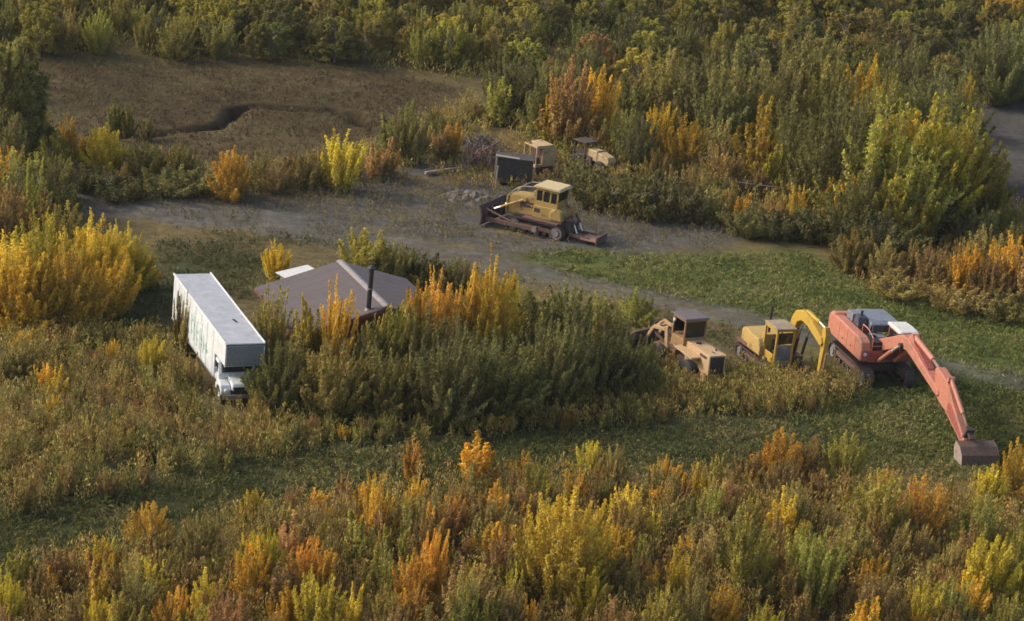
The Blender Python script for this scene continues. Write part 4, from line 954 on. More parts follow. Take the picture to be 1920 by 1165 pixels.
def proto_bush(seed, h=3.0, w=3.0, nst=18, leaves=4200, leaf=0.15, dome=0.5, low=0.12, fat=1.0):
    g = np.random.default_rng(seed); sh = []; st = []
    for k in range(nst):
        R = math.sqrt((k + 0.3) / nst) * w / 2 * g.uniform(0.8, 1.08); a = k * 2.399 + g.uniform(-0.3, 0.3)
        zt = h * (1 - dome * (R / (w / 2)) ** 2) * g.uniform(0.68, 1.05)
        c = curve((R * 0.25 * math.cos(a), R * 0.25 * math.sin(a), 0), (R * math.cos(a), R * math.sin(a), zt), g.uniform(0.7, 1.0), 6)
        c[1:, :2] += np.cumsum(g.normal(scale=0.06, size=(5, 2)), axis=0)
        st.append((c, 0.03 * g.uniform(0.7, 1.3)))
        rp = w / math.sqrt(nst) * 0.48 * g.uniform(0.6, 1.3) * fat
        tt = np.linspace(0, 1, 6); rad = rp * np.interp(tt, [0, low, 0.35, 0.7, 1.0], [0.7, 1.1, 1.15, 0.86, 0.24])
        sh.append((c, rad, int(leaves / nst * g.uniform(0.7, 1.3))))
        # a few side twigs
        for j in range(2):
            i = int(g.integers(2, 5)); b2 = g.uniform(0, 6.28); e = c[i] + np.array([math.cos(b2) * rp, math.sin(b2) * rp, rp * g.uniform(0.6, 1.4)])
            st.append((np.array([c[i], (c[i] + e) / 2 + [0, 0, 0.05], e]), 0.014))
    return crown_mesh('crown', sh, g, leaf, 0.42, h), stem_mesh('stems', st), h, w

def proto_sapling(seed, h=3.0, w=1.1, leaves=1500, leaf=0.15):
    g = np.random.default_rng(seed); sh = []; st = []
    tr = curve((0, 0, 0), (g.normal(scale=0.12), g.normal(scale=0.12), h), 1.0, 8); tr[1:-1, :2] += g.normal(scale=0.04, size=(6, 2)); st.append((tr, 0.035))
    nb = 20
    for k in range(nb):
        t = 0.10 + 0.82 * k / nb; i = t * 7; a0 = tr[int(i)] * (1 - i % 1) + tr[min(7, int(i) + 1)] * (i % 1)
        a = k * 2.399 + g.uniform(-0.4, 0.4); R = w / 2 * np.interp(t, [0, 0.25, 0.5, 1], [0.75, 1.0, 0.85, 0.12]) * g.uniform(0.7, 1.15)
        e = a0 + np.array([math.cos(a) * R, math.sin(a) * R, R * g.uniform(0.9, 1.6)])
        c = curve(a0, e, 0.8, 4); st.append((c, 0.013)); sh.append((c, np.array([0.06, 0.15, 0.15, 0.07]) * w, int(leaves / nb * (1.3 - 0.6 * t))))
    sh.append((tr[5:], np.array([0.12, 0.10, 0.04]) * w, leaves // 9))
    return crown_mesh('crown', sh, g, leaf, 0.55, h), stem_mesh('stems', st), h, w

def proto_tree(seed, h=6.0, w=3.6, leaves=5200, leaf=0.24, clumps=34, base=0.16):
    g = np.random.default_rng(seed); sh = []; st = []
    tr = curve((0, 0, 0), (g.normal(scale=0.2), g.normal(scale=0.2), h * 0.9), 1.0, 7); st.append((tr, 0.11))
    for k in range(clumps):
        t = base + (0.98 - base) * (k + 0.5) / clumps; a = k * 2.399 + g.uniform(-0.5, 0.5)
        R = w / 2 * math.sqrt(max(0.02, 1 - ((t - 0.42) / 0.62) ** 2)) * g.uniform(0.55, 1.05)
        e = np.array([math.cos(a) * R, math.sin(a) * R, h * t]); i = min(5.99, max(0, t * 0.75) * 6); s0 = tr[int(i)] * (1 - i % 1) + tr[int(i) + 1] * (i % 1)
        c = curve(s0, e, 0.85, 4); st.append((c, 0.035)); rr = g.uniform(0.28, 0.62) * (0.6 + 0.4 * (1 - t)) * w / 3.6
        top = np.array([c[2], e, e + [0, 0, rr * 0.9]]); sh.append((top, np.array([rr * 0.6, rr, rr * 0.45]), int(leaves / clumps * g.uniform(0.7, 1.3))))
    return crown_mesh('crown', sh, g, leaf, 0.6, h), stem_mesh('trunk', st), h, w

PROTO = {
    'B': [proto_bush(s, 3.0, 2.6 + 0.25 * (s % 3), 30 + 7 * (s % 4), (10000, 7000, 12500, 5600)[s % 4], (0.13, 0.14, 0.12, 0.15)[s % 4], 0.36 + 0.11 * (s % 5), low=0.1 + 0.12 * (s % 3)) for s in range(100, 109)],
    'W': [proto_bush(s, 4.5, 5.0, 110, 26000, 0.145, 0.62, fat=1.2) for s in range(120, 124)],
    'L': [proto_bush(s, 1.3, 2.4, 30, 5000, 0.115, 0.35) for s in range(130, 134)],
    'S': [proto_bush(s, 3.0, 1.5, 14 + 3 * (s % 4), (4600, 3200, 5400)[s % 3], (0.13, 0.14, 0.12)[s % 3], 0.55 + 0.08 * (s % 4)) for s in range(140, 149)],
    'T': [proto_tree(s, 6.0, 3.4 + 0.3 * (s % 3), 11500, 0.18, 64 + 6 * (s % 3)) for s in range(160, 166)],
}
KINDNAME = {'B': ('willow_bush', 'stems', 'bush'), 'W': ('willow_thicket', 'stems', 'bush'), 'L': ('low_shrub', 'stems', 'shrub'), 'S': ('young_poplar', 'stem', 'sapling'), 'T': ('forest_tree', 'trunk', 'tree')}
COL = {  # leaf colour, greenness of the lower leaves, word
    'gold': ((0.78, 0.51, 0.055), 0.38, 'golden'), 'yel': ((0.70, 0.555, 0.060), 0.42, 'yellow'), 'ylg': ((0.445, 0.39, 0.076), 0.4, 'yellow-green'),
    'olv': ((0.345, 0.295, 0.080), 0.35, 'olive'), 'grn': ((0.265, 0.255, 0.072), 0.3, 'green'), 'dgr': ((0.200, 0.192, 0.060), 0.2, 'dark green'),
    'org': ((0.74, 0.44, 0.062), 0.38, 'orange'), 'brn': ((0.41, 0.275, 0.088), 0.35, 'russet brown'), 'rus': ((0.52, 0.315, 0.12), 0.35, 'pinkish orange'),
    'tan': ((0.46, 0.36, 0.110), 0.35, 'tan'),
}
plants = []          # dicts collected first, then labelled and built
def plant(kind, c, x, y, h, w, region, hero=False):
    plants.append(dict(k=kind, c=c, x=x, y=y, h=h, w=w, r=region, hero=hero))

def hero(kind, c, px, base, top, wpx, region):
    x, y = gxy(px, base); d = math.dist((x, y, 0), CP)
    ppm = FPX / d; h = (base - top) / (ppm * math.cos(math.asin(CP[2] / d))); w = wpx / ppm
    plant(kind, c, x, y, h * 1.12, w * 1.18, region, True)

# region phrases
REG = {
    'bogrow': 'between the brown bog and the gravel road', 'leftedge': 'at the left edge above the golden thicket', 'goldmass': 'in the golden thicket at the left edge',
    'rback': 'in the right thicket near the far forest', 'rmid': 'in the middle of the right thicket', 'rfront': 'along the near edge of the right thicket', 'rbig': 'in the big round willow mass at right',
    'strip': 'in the brownish strip beside the right green grass', 'cabin': 'around the cabin', 'centre': 'in the dark clump between cabin and loader',
    'lweed': 'in the weeds left of the truck', 'lweed2': 'in the weedy slope below the truck', 'belt': 'in the low belt above the lower track', 'mach': 'among the parked machines',
    'near1': 'in the back row of the near thicket', 'near2': 'in the middle of the near thicket', 'near3': 'in the front of the near thicket', 'near4': 'at the bottom edge of the picture',
    'fedge': 'at the front edge of the far forest', 'fmid': 'in the middle of the far forest', 'fback': 'at the top of the picture in the far forest',
}
# ---- plants read off the photograph one by one
for a in [('S', 'gold', 125, 287, 212, 36), ('S', 'ylg', 75, 268, 190, 52), ('B', 'yel', 195, 320, 238, 78), ('S', 'org', 158, 300, 252, 40), ('B', 'org', 432, 374, 282, 82), ('B', 'gold', 440, 368, 300, 60),
          ('B', 'grn', 270, 345, 268, 70), ('B', 'olv', 345, 338, 276, 64), ('L', 'dgr', 220, 366, 325, 130), ('L', 'grn', 320, 362, 315, 140), ('L', 'grn', 390, 356, 318, 90), ('L', 'dgr', 150, 350, 310, 90),
          ('B', 'yel', 640, 358, 258, 88), ('S', 'ylg', 612, 350, 285, 40), ('S', 'rus', 700, 338, 272, 40), ('S', 'rus', 724, 332, 262, 38), ('B', 'grn', 758, 305, 197, 84), ('S', 'grn', 730, 300, 215, 50), ('S', 'org', 845, 298, 222, 50), ('S', 'rus', 822, 300, 240, 40),
          ('S', 'ylg', 930, 238, 146, 62), ('B', 'brn', 520, 362, 305, 80), ('B', 'olv', 575, 356, 296, 66), ('S', 'tan', 480, 350, 290, 36), ('S', 'olv', 215, 250, 186, 34), ('S', 'olv', 240, 255, 192, 30), ('S', 'tan', 275, 262, 215, 30), ('S', 'brn', 540, 345, 285, 36)]: hero(*a, 'bogrow')
for a in [('T', 'grn', 10, 300, 105, 120), ('T', 'dgr', 40, 300, 125, 90), ('B', 'ylg', 70, 300, 205, 70), ('B', 'grn', 15, 330, 215, 100), ('B', 'olv', 30, 400, 278, 120), ('B', 'olv', 95, 400, 300, 80), ('S', 'ylg', 75, 390, 270, 50), ('B', 'gold', 20, 345, 275, 60),
          ('B', 'brn', 20, 450, 345, 90), ('S', 'ylg', 60, 440, 300, 46), ('S', 'brn', 75, 455, 340, 44), ('B', 'dgr', 110, 430, 350, 90), ('B', 'dgr', 45, 420, 330, 90)]: hero(*a, 'leftedge')
for a in [('W', 'yel', 228, 548, 425, 115), ('W', 'yel', 165, 560, 412, 170), ('W', 'yel', 70, 580, 415, 180), ('W', 'yel', 10, 605, 450, 160), ('W', 'gold', 115, 612, 465, 170), ('B', 'gold', 205, 588, 478, 110), ('B', 'gold', 45, 625, 500, 120), ('B', 'ylg', 115, 470, 385, 100), ('B', 'gold', 160, 605, 505, 90)]: hero(*a, 'goldmass')
for a in [('B', 'rus', 1060, 278, 124, 110), ('B', 'gold', 1112, 268, 138, 90), ('S', 'gold', 1030, 275, 160, 60), ('B', 'ylg', 1238, 240, 92, 115), ('B', 'grn', 1170, 240, 130, 90), ('B', 'grn', 1010, 260, 150, 80), ('B', 'olv', 1375, 285, 100, 120), ('B', 'olv', 1450, 262, 110, 130),
          ('B', 'gold', 1612, 255, 98, 84), ('B', 'grn', 1690, 240, 80, 110), ('B', 'olv', 1540, 270, 110, 110), ('B', 'gold', 1795, 245, 140, 44), ('W', 'grn', 1862, 192, 62, 150), ('W', 'grn', 1918, 182, 50, 120), ('B', 'gold', 1882, 75, -20, 100), ('B', 'ylg', 1900, 95, 40, 100), ('B', 'dgr', 1310, 260, 120, 120), ('B', 'olv', 1500, 220, 60, 120), ('B', 'dgr', 960, 230, 110, 100)]: hero(*a, 'rback')
for a in [('B', 'gold', 1232, 300, 200, 62), ('B', 'gold', 1285, 318, 222, 90), ('S', 'gold', 1412, 345, 188, 72), ('S', 'yel', 1440, 355, 262, 50), ('B', 'olv', 1340, 330, 220, 90), ('B', 'grn', 1190, 320, 210, 90), ('B', 'grn', 1350, 290, 150, 110), ('B', 'ylg', 1160, 300, 205, 80), ('B', 'brn', 1350, 350, 270, 80), ('S', 'org', 1425, 350, 240, 30), ('B', 'olv', 1480, 330, 190, 110), ('B', 'olv', 1500, 400, 300, 80)]: hero(*a, 'rmid')
for a in [('W', 'ylg', 1640, 430, 215, 230), ('W', 'yel', 1720, 430, 208, 210), ('B', 'gold', 1670, 425, 230, 110), ('B', 'gold', 1770, 425, 260, 100), ('W', 'ylg', 1790, 415, 222, 170), ('W', 'grn', 1560, 410, 185, 190), ('W', 'grn', 1740, 340, 138, 190), ('W', 'ylg', 1640, 330, 145, 160), ('B', 'ylg', 1820, 395, 250, 90), ('W', 'ylg', 1690, 450, 290, 160), ('B', 'gold', 1700, 462, 380, 70), ('W', 'grn', 1600, 455, 330, 150), ('B', 'yel', 1650, 462, 340, 100), ('B', 'dgr', 1780, 450, 350, 120), ('W', 'dgr', 1640, 480, 400, 190), ('B', 'dgr', 1830, 470, 390, 110), ('B', 'ylg', 1860, 440, 330, 60), ('B', 'gold', 1580, 445, 335, 60)]: hero(*a, 'rbig')
for a in [('L', 'dgr', 1110, 385, 318, 130), ('L', 'dgr', 1190, 400, 330, 140), ('L', 'dgr', 1260, 408, 335, 120), ('L', 'grn', 1320, 412, 345, 110), ('L', 'dgr', 1090, 345, 300, 100), ('S', 'tan', 1365, 420, 342, 40), ('S', 'gold', 1385, 425, 358, 46), ('S', 'tan', 1432, 420, 365, 44), ('S', 'gold', 1492, 425, 345, 44), ('S', 'gold', 1545, 430, 332, 50), ('B', 'brn', 1450, 430, 380, 70), ('L', 'grn', 1400, 440, 390, 100), ('L', 'dgr', 1520, 450, 390, 120), ('L', 'dgr', 1460, 445, 400, 110), ('B', 'brn', 1290, 390, 310, 60), ('S', 'brn', 1250, 385, 305, 36), ('S', 'tan', 1310, 400, 318, 36)]: hero(*a, 'rfront')
for a in [('B', 'brn', 1590, 510, 430, 70), ('B', 'tan', 1660, 525, 452, 80), ('B', 'brn', 1735, 540, 462, 84), ('B', 'gold', 1805, 560, 462, 80), ('B', 'brn', 1770, 552, 482, 84), ('B', 'gold', 1885, 570, 445, 90), ('B', 'brn', 1850, 575, 480, 90), ('B', 'brn', 1930, 590, 470, 90), ('S', 'tan', 1625, 510, 435, 40), ('S', 'brn', 1700, 530, 450, 44), ('L', 'olv', 1680, 555, 515, 110), ('L', 'tan', 1790, 580, 535, 120), ('L', 'olv', 1890, 600, 550, 120), ('B', 'olv', 1840, 520, 430, 90), ('B', 'olv', 1900, 500, 420, 90)]: hero(*a, 'strip')
for a in [('B', 'gold', 518, 520, 453, 56), ('B', 'ylg', 680, 520, 438, 100), ('B', 'olv', 740, 525, 452, 90), ('B', 'dgr', 800, 535, 470, 100), ('B', 'olv', 860, 540, 480, 80), ('B', 'ylg', 505, 700, 543, 88), ('S', 'yel', 565, 722, 556, 58), ('B', 'gold', 625, 725, 540, 66), ('S', 'ylg', 595, 715, 590, 46), ('B', 'ylg', 735, 730, 578, 78), ('W', 'org', 800, 700, 524, 125), ('W', 'gold', 908, 697, 494, 120), ('B', 'org', 850, 695, 518, 88), ('B', 'org', 770, 705, 545, 60), ('B', 'olv', 780, 742, 592, 115), ('B', 'ylg', 735, 735, 588, 80), ('B', 'grn', 690, 745, 620, 100), ('B', 'olv', 850, 745, 598, 115), ('B', 'yel', 950, 660, 520, 70), ('B', 'olv', 545, 760, 620, 90), ('B', 'ylg', 690, 720, 600, 60)]: hero(*a, 'cabin')
for a in [('B', 'olv', 990, 670, 532, 110), ('B', 'grn', 1050, 675, 542, 120), ('B', 'olv', 1120, 632, 548, 110), ('B', 'ylg', 1195, 605, 545, 76), ('W', 'grn', 520, 775, 655, 140), ('W', 'olv', 620, 785, 655, 150), ('W', 'olv', 715, 785, 665, 150), ('W', 'dgr', 830, 795, 632, 170), ('W', 'grn', 930, 785, 640, 170), ('W', 'grn', 1030, 770, 605, 150), ('W', 'dgr', 1110, 745, 620, 140), ('B', 'grn', 880, 720, 630, 120), ('S', 'ylg', 612, 775, 682, 36), ('S', 'ylg', 676, 775, 668, 36), ('S', 'olv', 760, 780, 660, 44), ('W', 'dgr', 1170, 735, 640, 120), ('B', 'dgr', 490, 745, 665, 80)]: hero(*a, 'centre')
for a in [('B', 'yel', 282, 705, 640, 56), ('B', 'gold', 85, 735, 685, 60), ('S', 'gold', 105, 760, 690, 40), ('B', 'tan', 40, 700, 640, 70), ('B', 'brn', 330, 720, 660, 60), ('S', 'tan', 360, 735, 665, 34), ('S', 'tan', 346, 668, 556, 30), ('S', 'olv', 332, 655, 552, 26)]: hero(*a, 'lweed')
for a in [('S', 'org', 772, 905, 830, 54), ('S', 'gold', 893, 925, 818, 76), ('S', 'gold', 980, 905, 850, 44), ('B', 'yel', 1098, 905, 828, 60), ('B', 'tan', 1140, 915, 840, 60), ('B', 'org', 1452, 910, 802, 100), ('B', 'brn', 1400, 920, 835, 70), ('B', 'ylg', 1580, 905, 815, 84), ('B', 'yel', 470, 985, 920, 62), ('S', 'gold', 592, 985, 920, 40), ('B', 'gold', 275, 1025, 948, 90), ('B', 'gold', 1895, 940, 832, 80), ('B', 'yel', 1850, 960, 880, 70), ('S', 'brn', 545, 975, 905, 36), ('B', 'brn', 1510, 900, 820, 66), ('S', 'brn', 640, 960, 890, 36)]: hero(*a, 'near1')
for a in [('B', 'gold', 700, 1020, 900, 70), ('B', 'gold', 195, 1105, 1002, 86), ('W', 'yel', 1045, 1130, 925, 185), ('B', 'yel', 1168, 1015, 912, 80), ('B', 'ylg', 1640, 1020, 880, 110), ('B', 'org', 1725, 1020, 890, 100), ('B', 'rus', 1690, 1000, 905, 70), ('B', 'ylg', 1830, 1050, 940, 100), ('B', 'brn', 1290, 1070, 985, 84), ('B', 'gold', 1280, 1080, 1010, 60), ('B', 'ylg', 1330, 990, 900, 80), ('S', 'org', 800, 1060, 955, 56), ('B', 'tan', 1480, 1000, 905, 90), ('B', 'olv', 1230, 960, 870, 90), ('B', 'brn', 860, 1010, 915, 70), ('B', 'ylg', 1000, 980, 880, 70)]: hero(*a, 'near2')
for a in [('B', 'org', 798, 1145, 1005, 60), ('B', 'ylg', 1392, 1130, 985, 104), ('B', 'ylg', 1520, 1150, 1008, 96), ('B', 'yel', 495, 1125, 1000, 74), ('B', 'yel', 590, 1215, 1082, 90), ('B', 'yel', 1840, 1150, 1020, 110), ('B', 'ylg', 1900, 1130, 985, 80), ('S', 'yel', 660, 1190, 1100, 44), ('B', 'gold', 1620, 1130, 1030, 80), ('B', 'yel', 370, 1215, 1130, 90), ('B', 'brn', 1170, 1160, 1040, 90), ('B', 'ylg', 1230, 1220, 1110, 90), ('B', 'yel', 10, 1190, 1080, 70), ('S', 'org', 100, 1140, 1060, 40)]: hero(*a, 'near3')

# ---- the rest of each thicket, scattered with that thicket's own mix
def fill(region, poly, n, kinds, cols, hr, wr, sep, tries=30):
    xs = [p[0] for p in poly]; ys = [p[1] for p in poly]; got = 0
    ks = [k for k, q in kinds for _ in range(q)]; cs = [k for k, q in cols for _ in range(q)]
    for _ in range(n * tries):
        if got >= n: break
        px = rnd.uniform(min(xs), max(xs)); py = rnd.uniform(min(ys), max(ys))
        if not inpoly(np.array([px]), np.array([py]), poly)[0]: continue
        x, y = gxy(px, py)
        if blocked([x], [y], 0.5)[0]: continue
        if any((q['x'] - x) ** 2 + (q['y'] - y) ** 2 < (sep * (0.8 if not q['hero'] else 1.0)) ** 2 for q in plants): continue
        k = rnd.choice(ks); h = rnd.uniform(*hr); w = h * rnd.uniform(*wr)
        if k == 'S': w *= 0.62
        plant(k, rnd.choice(cs), x, y, h, w, region); got += 1

fill('fedge', [(-80, 104), (250, 112), (420, 112), (700, 124), (860, 152), (1000, 160), (1000, 80), (700, 62), (-80, 45)], 84, [('T', 3), ('B', 2)], [('olv', 6), ('dgr', 1), ('ylg', 5), ('grn', 1)], (2.8, 4.4), (0.75, 1.05), 1.45)
fill('fmid', [(-80, 45), (700, 62), (1000, 80), (1250, 90), (1560, 60), (1560, -20), (700, 0), (-80, -15)], 92, [('T', 5), ('B', 1)], [('olv', 6), ('ylg', 8), ('tan', 2), ('grn', 1)], (3.2, 4.8), (0.8, 1.05), 1.6)
fill('fback', [(-120, -15), (700, 0), (1560, 60), (2000, 40), (2000, -60), (1200, -90), (-120, -80)], 150, [('T', 1)], [('olv', 6), ('ylg', 8), ('grn', 1), ('tan', 2)], (3.6, 5.4), (0.8, 1.05), 1.8)
fill('rback', [(1000, 80), (1250, 90), (1560, 60), (2000, 30), (2000, 160), (1800, 170), (1560, 240), (1300, 250), (960, 240), (900, 170)], 120, [('B', 3), ('T', 2)], [('olv', 5), ('dgr', 5), ('grn', 4), ('ylg', 2), ('brn', 1)], (2.8, 4.4), (0.8, 1.05), 1.35)
fill('rmid', [(960, 240), (1300, 250), (1560, 240), (1540, 330), (1380, 350), (1180, 330), (1040, 300)], 26, [('B', 3), ('S', 1)], [('olv', 4), ('dgr', 3), ('grn', 3), ('ylg', 2), ('brn', 2)], (2.2, 3.4), (0.7, 1.0), 1.5)
fill('rfront', [(1060, 320), (1180, 335), (1380, 350), (1560, 340), (1570, 450), (1440, 440), (1300, 400), (1130, 400)], 26, [('S', 2), ('L', 2), ('B', 1)], [('tan', 3), ('brn', 3), ('gold', 1), ('grn', 3), ('dgr', 3)], (1.2, 2.2), (0.7, 1.0), 1.0)
fill('bogrow', [(90, 280), (250, 300), (420, 330), (640, 310), (760, 250), (880, 180), (900, 240), (800, 300), (700, 340), (500, 368), (300, 364), (150, 352)], 34, [('S', 3), ('B', 2), ('L', 2)], [('olv', 5), ('tan', 4), ('grn', 3), ('brn', 3), ('ylg', 1)], (1.2, 2.3), (0.6, 1.0), 1.1)
fill('leftedge', [(-40, 120), (60, 150), (60, 260), (130, 330), (120, 430), (-40, 470)], 14, [('B', 3), ('T', 1)], [('olv', 3), ('dgr', 4), ('ylg', 2), ('brn', 2)], (2.0, 3.4), (0.6, 0.9), 1.5)
fill('goldmass', [(-40, 480), (130, 470), (270, 500), (260, 560), (180, 610), (-40, 640)], 8, [('B', 1)], [('gold', 2), ('yel', 3), ('brn', 1)], (1.8, 3.0), (0.8, 1.1), 1.5)
fill('strip', [(1570, 470), (1700, 490), (1960, 460), (1960, 600), (1760, 565), (1620, 530)], 16, [('B', 2), ('S', 2), ('L', 1)], [('brn', 4), ('tan', 3), ('gold', 1), ('olv', 3)], (1.4, 2.4), (0.6, 0.95), 1.2)
fill('centre', [(480, 720), (800, 740), (960, 680), (1200, 640), (1210, 730), (1050, 780), (830, 805), (560, 800)], 22, [('B', 2), ('S', 1)], [('dgr', 4), ('grn', 3), ('olv', 4), ('ylg', 1)], (1.8, 3.0), (0.7, 1.0), 1.2)
fill('mach', [(1210, 690), (1330, 720), (1560, 720), (1560, 780), (1230, 770), (1160, 730)], 16, [('S', 2), ('L', 2)], [('tan', 3), ('olv', 4), ('brn', 2), ('grn', 2)], (0.9, 1.6), (0.7, 1.1), 1.0)
fill('lweed', [(-30, 650), (150, 640), (310, 640), (390, 740), (420, 780), (-30, 790)], 32, [('S', 3), ('B', 2), ('L', 1)], [('tan', 4), ('brn', 4), ('olv', 5), ('gold', 1)], (1.0, 2.0), (0.6, 1.0), 1.0)
fill('lweed2', [(-30, 800), (430, 780), (560, 800), (560, 860), (350, 905), (150, 950), (-30, 985)], 42, [('S', 3), ('B', 2), ('L', 1)], [('tan', 4), ('brn', 4), ('olv', 5), ('gold', 1), ('grn', 1)], (1.0, 2.0), (0.6, 1.0), 1.0)
fill('belt', [(420, 760), (560, 800), (830, 810), (1060, 785), (1230, 740), (1400, 745), (1400, 790), (1050, 815), (700, 840), (480, 850)], 38, [('S', 2), ('L', 2), ('B', 1)], [('olv', 5), ('tan', 4), ('brn', 3), ('ylg', 1), ('gold', 1)], (0.8, 1.5), (0.7, 1.1), 0.9)
NB = [('brn', 5), ('tan', 7), ('olv', 4), ('gold', 5), ('ylg', 4), ('org', 2), ('rus', 3), ('yel', 3)]
fill('near1', [(250, 1060), (480, 1000), (700, 965), (900, 940), (1250, 925), (1500, 925), (1780, 945), (1960, 950), (1960, 1005), (1500, 985), (1100, 985), (700, 1020), (420, 1070), (150, 1110), (60, 1095)], 62, [('S', 4), ('B', 3)], NB, (1.5, 2.9), (0.65, 0.95), 0.9)
fill('near2', [(60, 1100), (420, 1075), (700, 1025), (1100, 990), (1500, 990), (1960, 1010), (1960, 1070), (1000, 1080), (0, 1130)], 80, [('S', 4), ('B', 3)], NB, (1.8, 3.3), (0.65, 0.95), 1.1)
fill('near3', [(-20, 1135), (1000, 1085), (1960, 1075), (1960, 1165), (-20, 1165)], 64, [('S', 4), ('B', 4)], NB, (1.9, 3.5), (0.65, 0.95), 1.0)
fill('near4', [(-20, 1170), (1960, 1170), (1960, 1245), (-20, 1245)], 40, [('S', 2), ('B', 4)], NB, (2.2, 3.6), (0.65, 0.95), 1.1)

fill('side', [(-330, 300), (-90, 330), (-90, 1160), (-330, 1160)], 40, [('B', 3), ('S', 1)], NB, (1.4, 2.8), (0.7, 0.95), 1.4)
fill('side', [(2010, 300), (2200, 300), (2200, 1160), (2010, 1160)], 30, [('B', 3), ('S', 1)], NB, (1.4, 2.8), (0.7, 0.95), 1.4)
# ---- labels: colour + kind + place, then order from the left among those that share all three
def ordinal(k):
    w = ['first', 'second', 'third', 'fourth', 'fifth', 'sixth', 'seventh', 'eighth', 'ninth', 'tenth', 'eleventh', 'twelfth', 'thirteenth', 'fourteenth', 'fifteenth', 'sixteenth', 'seventeenth', 'eighteenth', 'nineteenth', 'twentieth']
    return w[k] if k < 20 else f'{k + 1}th'
groups = {}
for q in plants:
    px, py = project((q['x'], q['y'], 0)); tx, ty = project((q['x'], q['y'], q['h']))
    d = math.dist((q['x'], q['y'], 0), CP); hw = q['w'] / 2 * FPX / d
    q['vis'] = (px + hw > 2) and (px - hw < W0 - 2) and ty < H0 - 6 and py > 3
    q['px'] = float((px + tx) / 2)
    if q['vis']: groups.setdefault((q['c'], KINDNAME[q['k']][2], q['r']), []).append(q)
for (c, kn, rg), qs in groups.items():
    qs.sort(key=lambda q: q['px']); n = len(qs)
    for i, q in enumerate(qs):
        base = f'{COL[c][2]} {kn} {REG[rg]}'
        if n > 1: base += ', leftmost' if i == 0 else (', rightmost' if i == n - 1 else f', {ordinal(i)} from left')
        q['label'] = base
BRUSH = [q for q in plants if not q['vis']]
plants = [q for q in plants if q['vis']]

def build_plants():
    g = random.Random(99)
    for q in plants:
        cm, sm, ph, pw = g.choice(PROTO[q['k']]); nm, sn, cat = KINDNAME[q['k']]
        if q['k'] == 'B' and q['c'] in ('gold', 'yel', 'org', 'rus', 'ylg', 'brn'): nm = 'autumn_bush'
        r = bpy.data.objects.new(nm, None); col.objects.link(r); r.empty_display_size = 0.2
        r.location = (q['x'], q['y'], gh1(q['x'], q['y']) - 0.03); r.rotation_euler = (g.uniform(-0.04, 0.04), g.uniform(-0.04, 0.04), g.uniform(0, 6.28))
        sx = q['w'] / pw; r.scale = (sx, sx * g.uniform(0.9, 1.15), q['h'] / ph)
        tag(r, q['label'], cat, f'plants {REG[q["r"]]}')
        base, al, _ = COL[q['c']]; v = g.uniform(0.72, 1.2); j = [g.uniform(0.93, 1.07) for _ in range(3)]
        for name, me in (('crown', cm), (sn, sm)):
            o = bpy.data.objects.new(name, me); col.objects.link(o); o.parent = r
            if name == 'crown': o.color = (base[0] * v * j[0], base[1] * v * j[1], base[2] * v * j[2], min(1, al * g.uniform(0.6, 1.5)))
build_plants()

def build_brush():
    """plants wholly outside the picture: one joined mass"""
    g = np.random.default_rng(5); VV = []; CC = []
    for q in BRUSH:
        cm, sm, ph, pw = PROTO[q['k']][int(g.integers(len(PROTO[q['k']])))]
        n = len(cm.vertices); co = np.empty(n * 3, np.float32); cm.vertices.foreach_get('co', co); co = co.reshape(-1, 4, 3)[::8]
        c = co.mean(1, keepdims=True); co = c + (co - c) * 2.0
        a = g.uniform(0, 6.28); R_ = np.array([[math.cos(a), -math.sin(a), 0], [math.sin(a), math.cos(a), 0], [0, 0, 1]])
        co = (co * np.array([q['w'] / pw, q['w'] / pw, q['h'] / ph])) @ R_.T + np.array([q['x'], q['y'], gh1(q['x'], q['y'])])
        VV.append(co.reshape(-1, 3)); b = np.array(COL[q['c']][0]); CC.append(np.repeat(b * g.uniform(0.7, 1.2, (len(co), 1)), 4, axis=0))
    V = np.vstack(VV); me = np_mesh('surrounding_brush', V, np.arange(len(V)).reshape(-1, 4), True); add_col(me, 'wc', np.vstack(CC)); me.materials.append(M['weed'])
    o = bpy.data.objects.new('surrounding_brush', me); col.objects.link(o); tag(o, 'mass of autumn brush beyond the picture edges', 'brush', None, 'stuff')
build_brush()

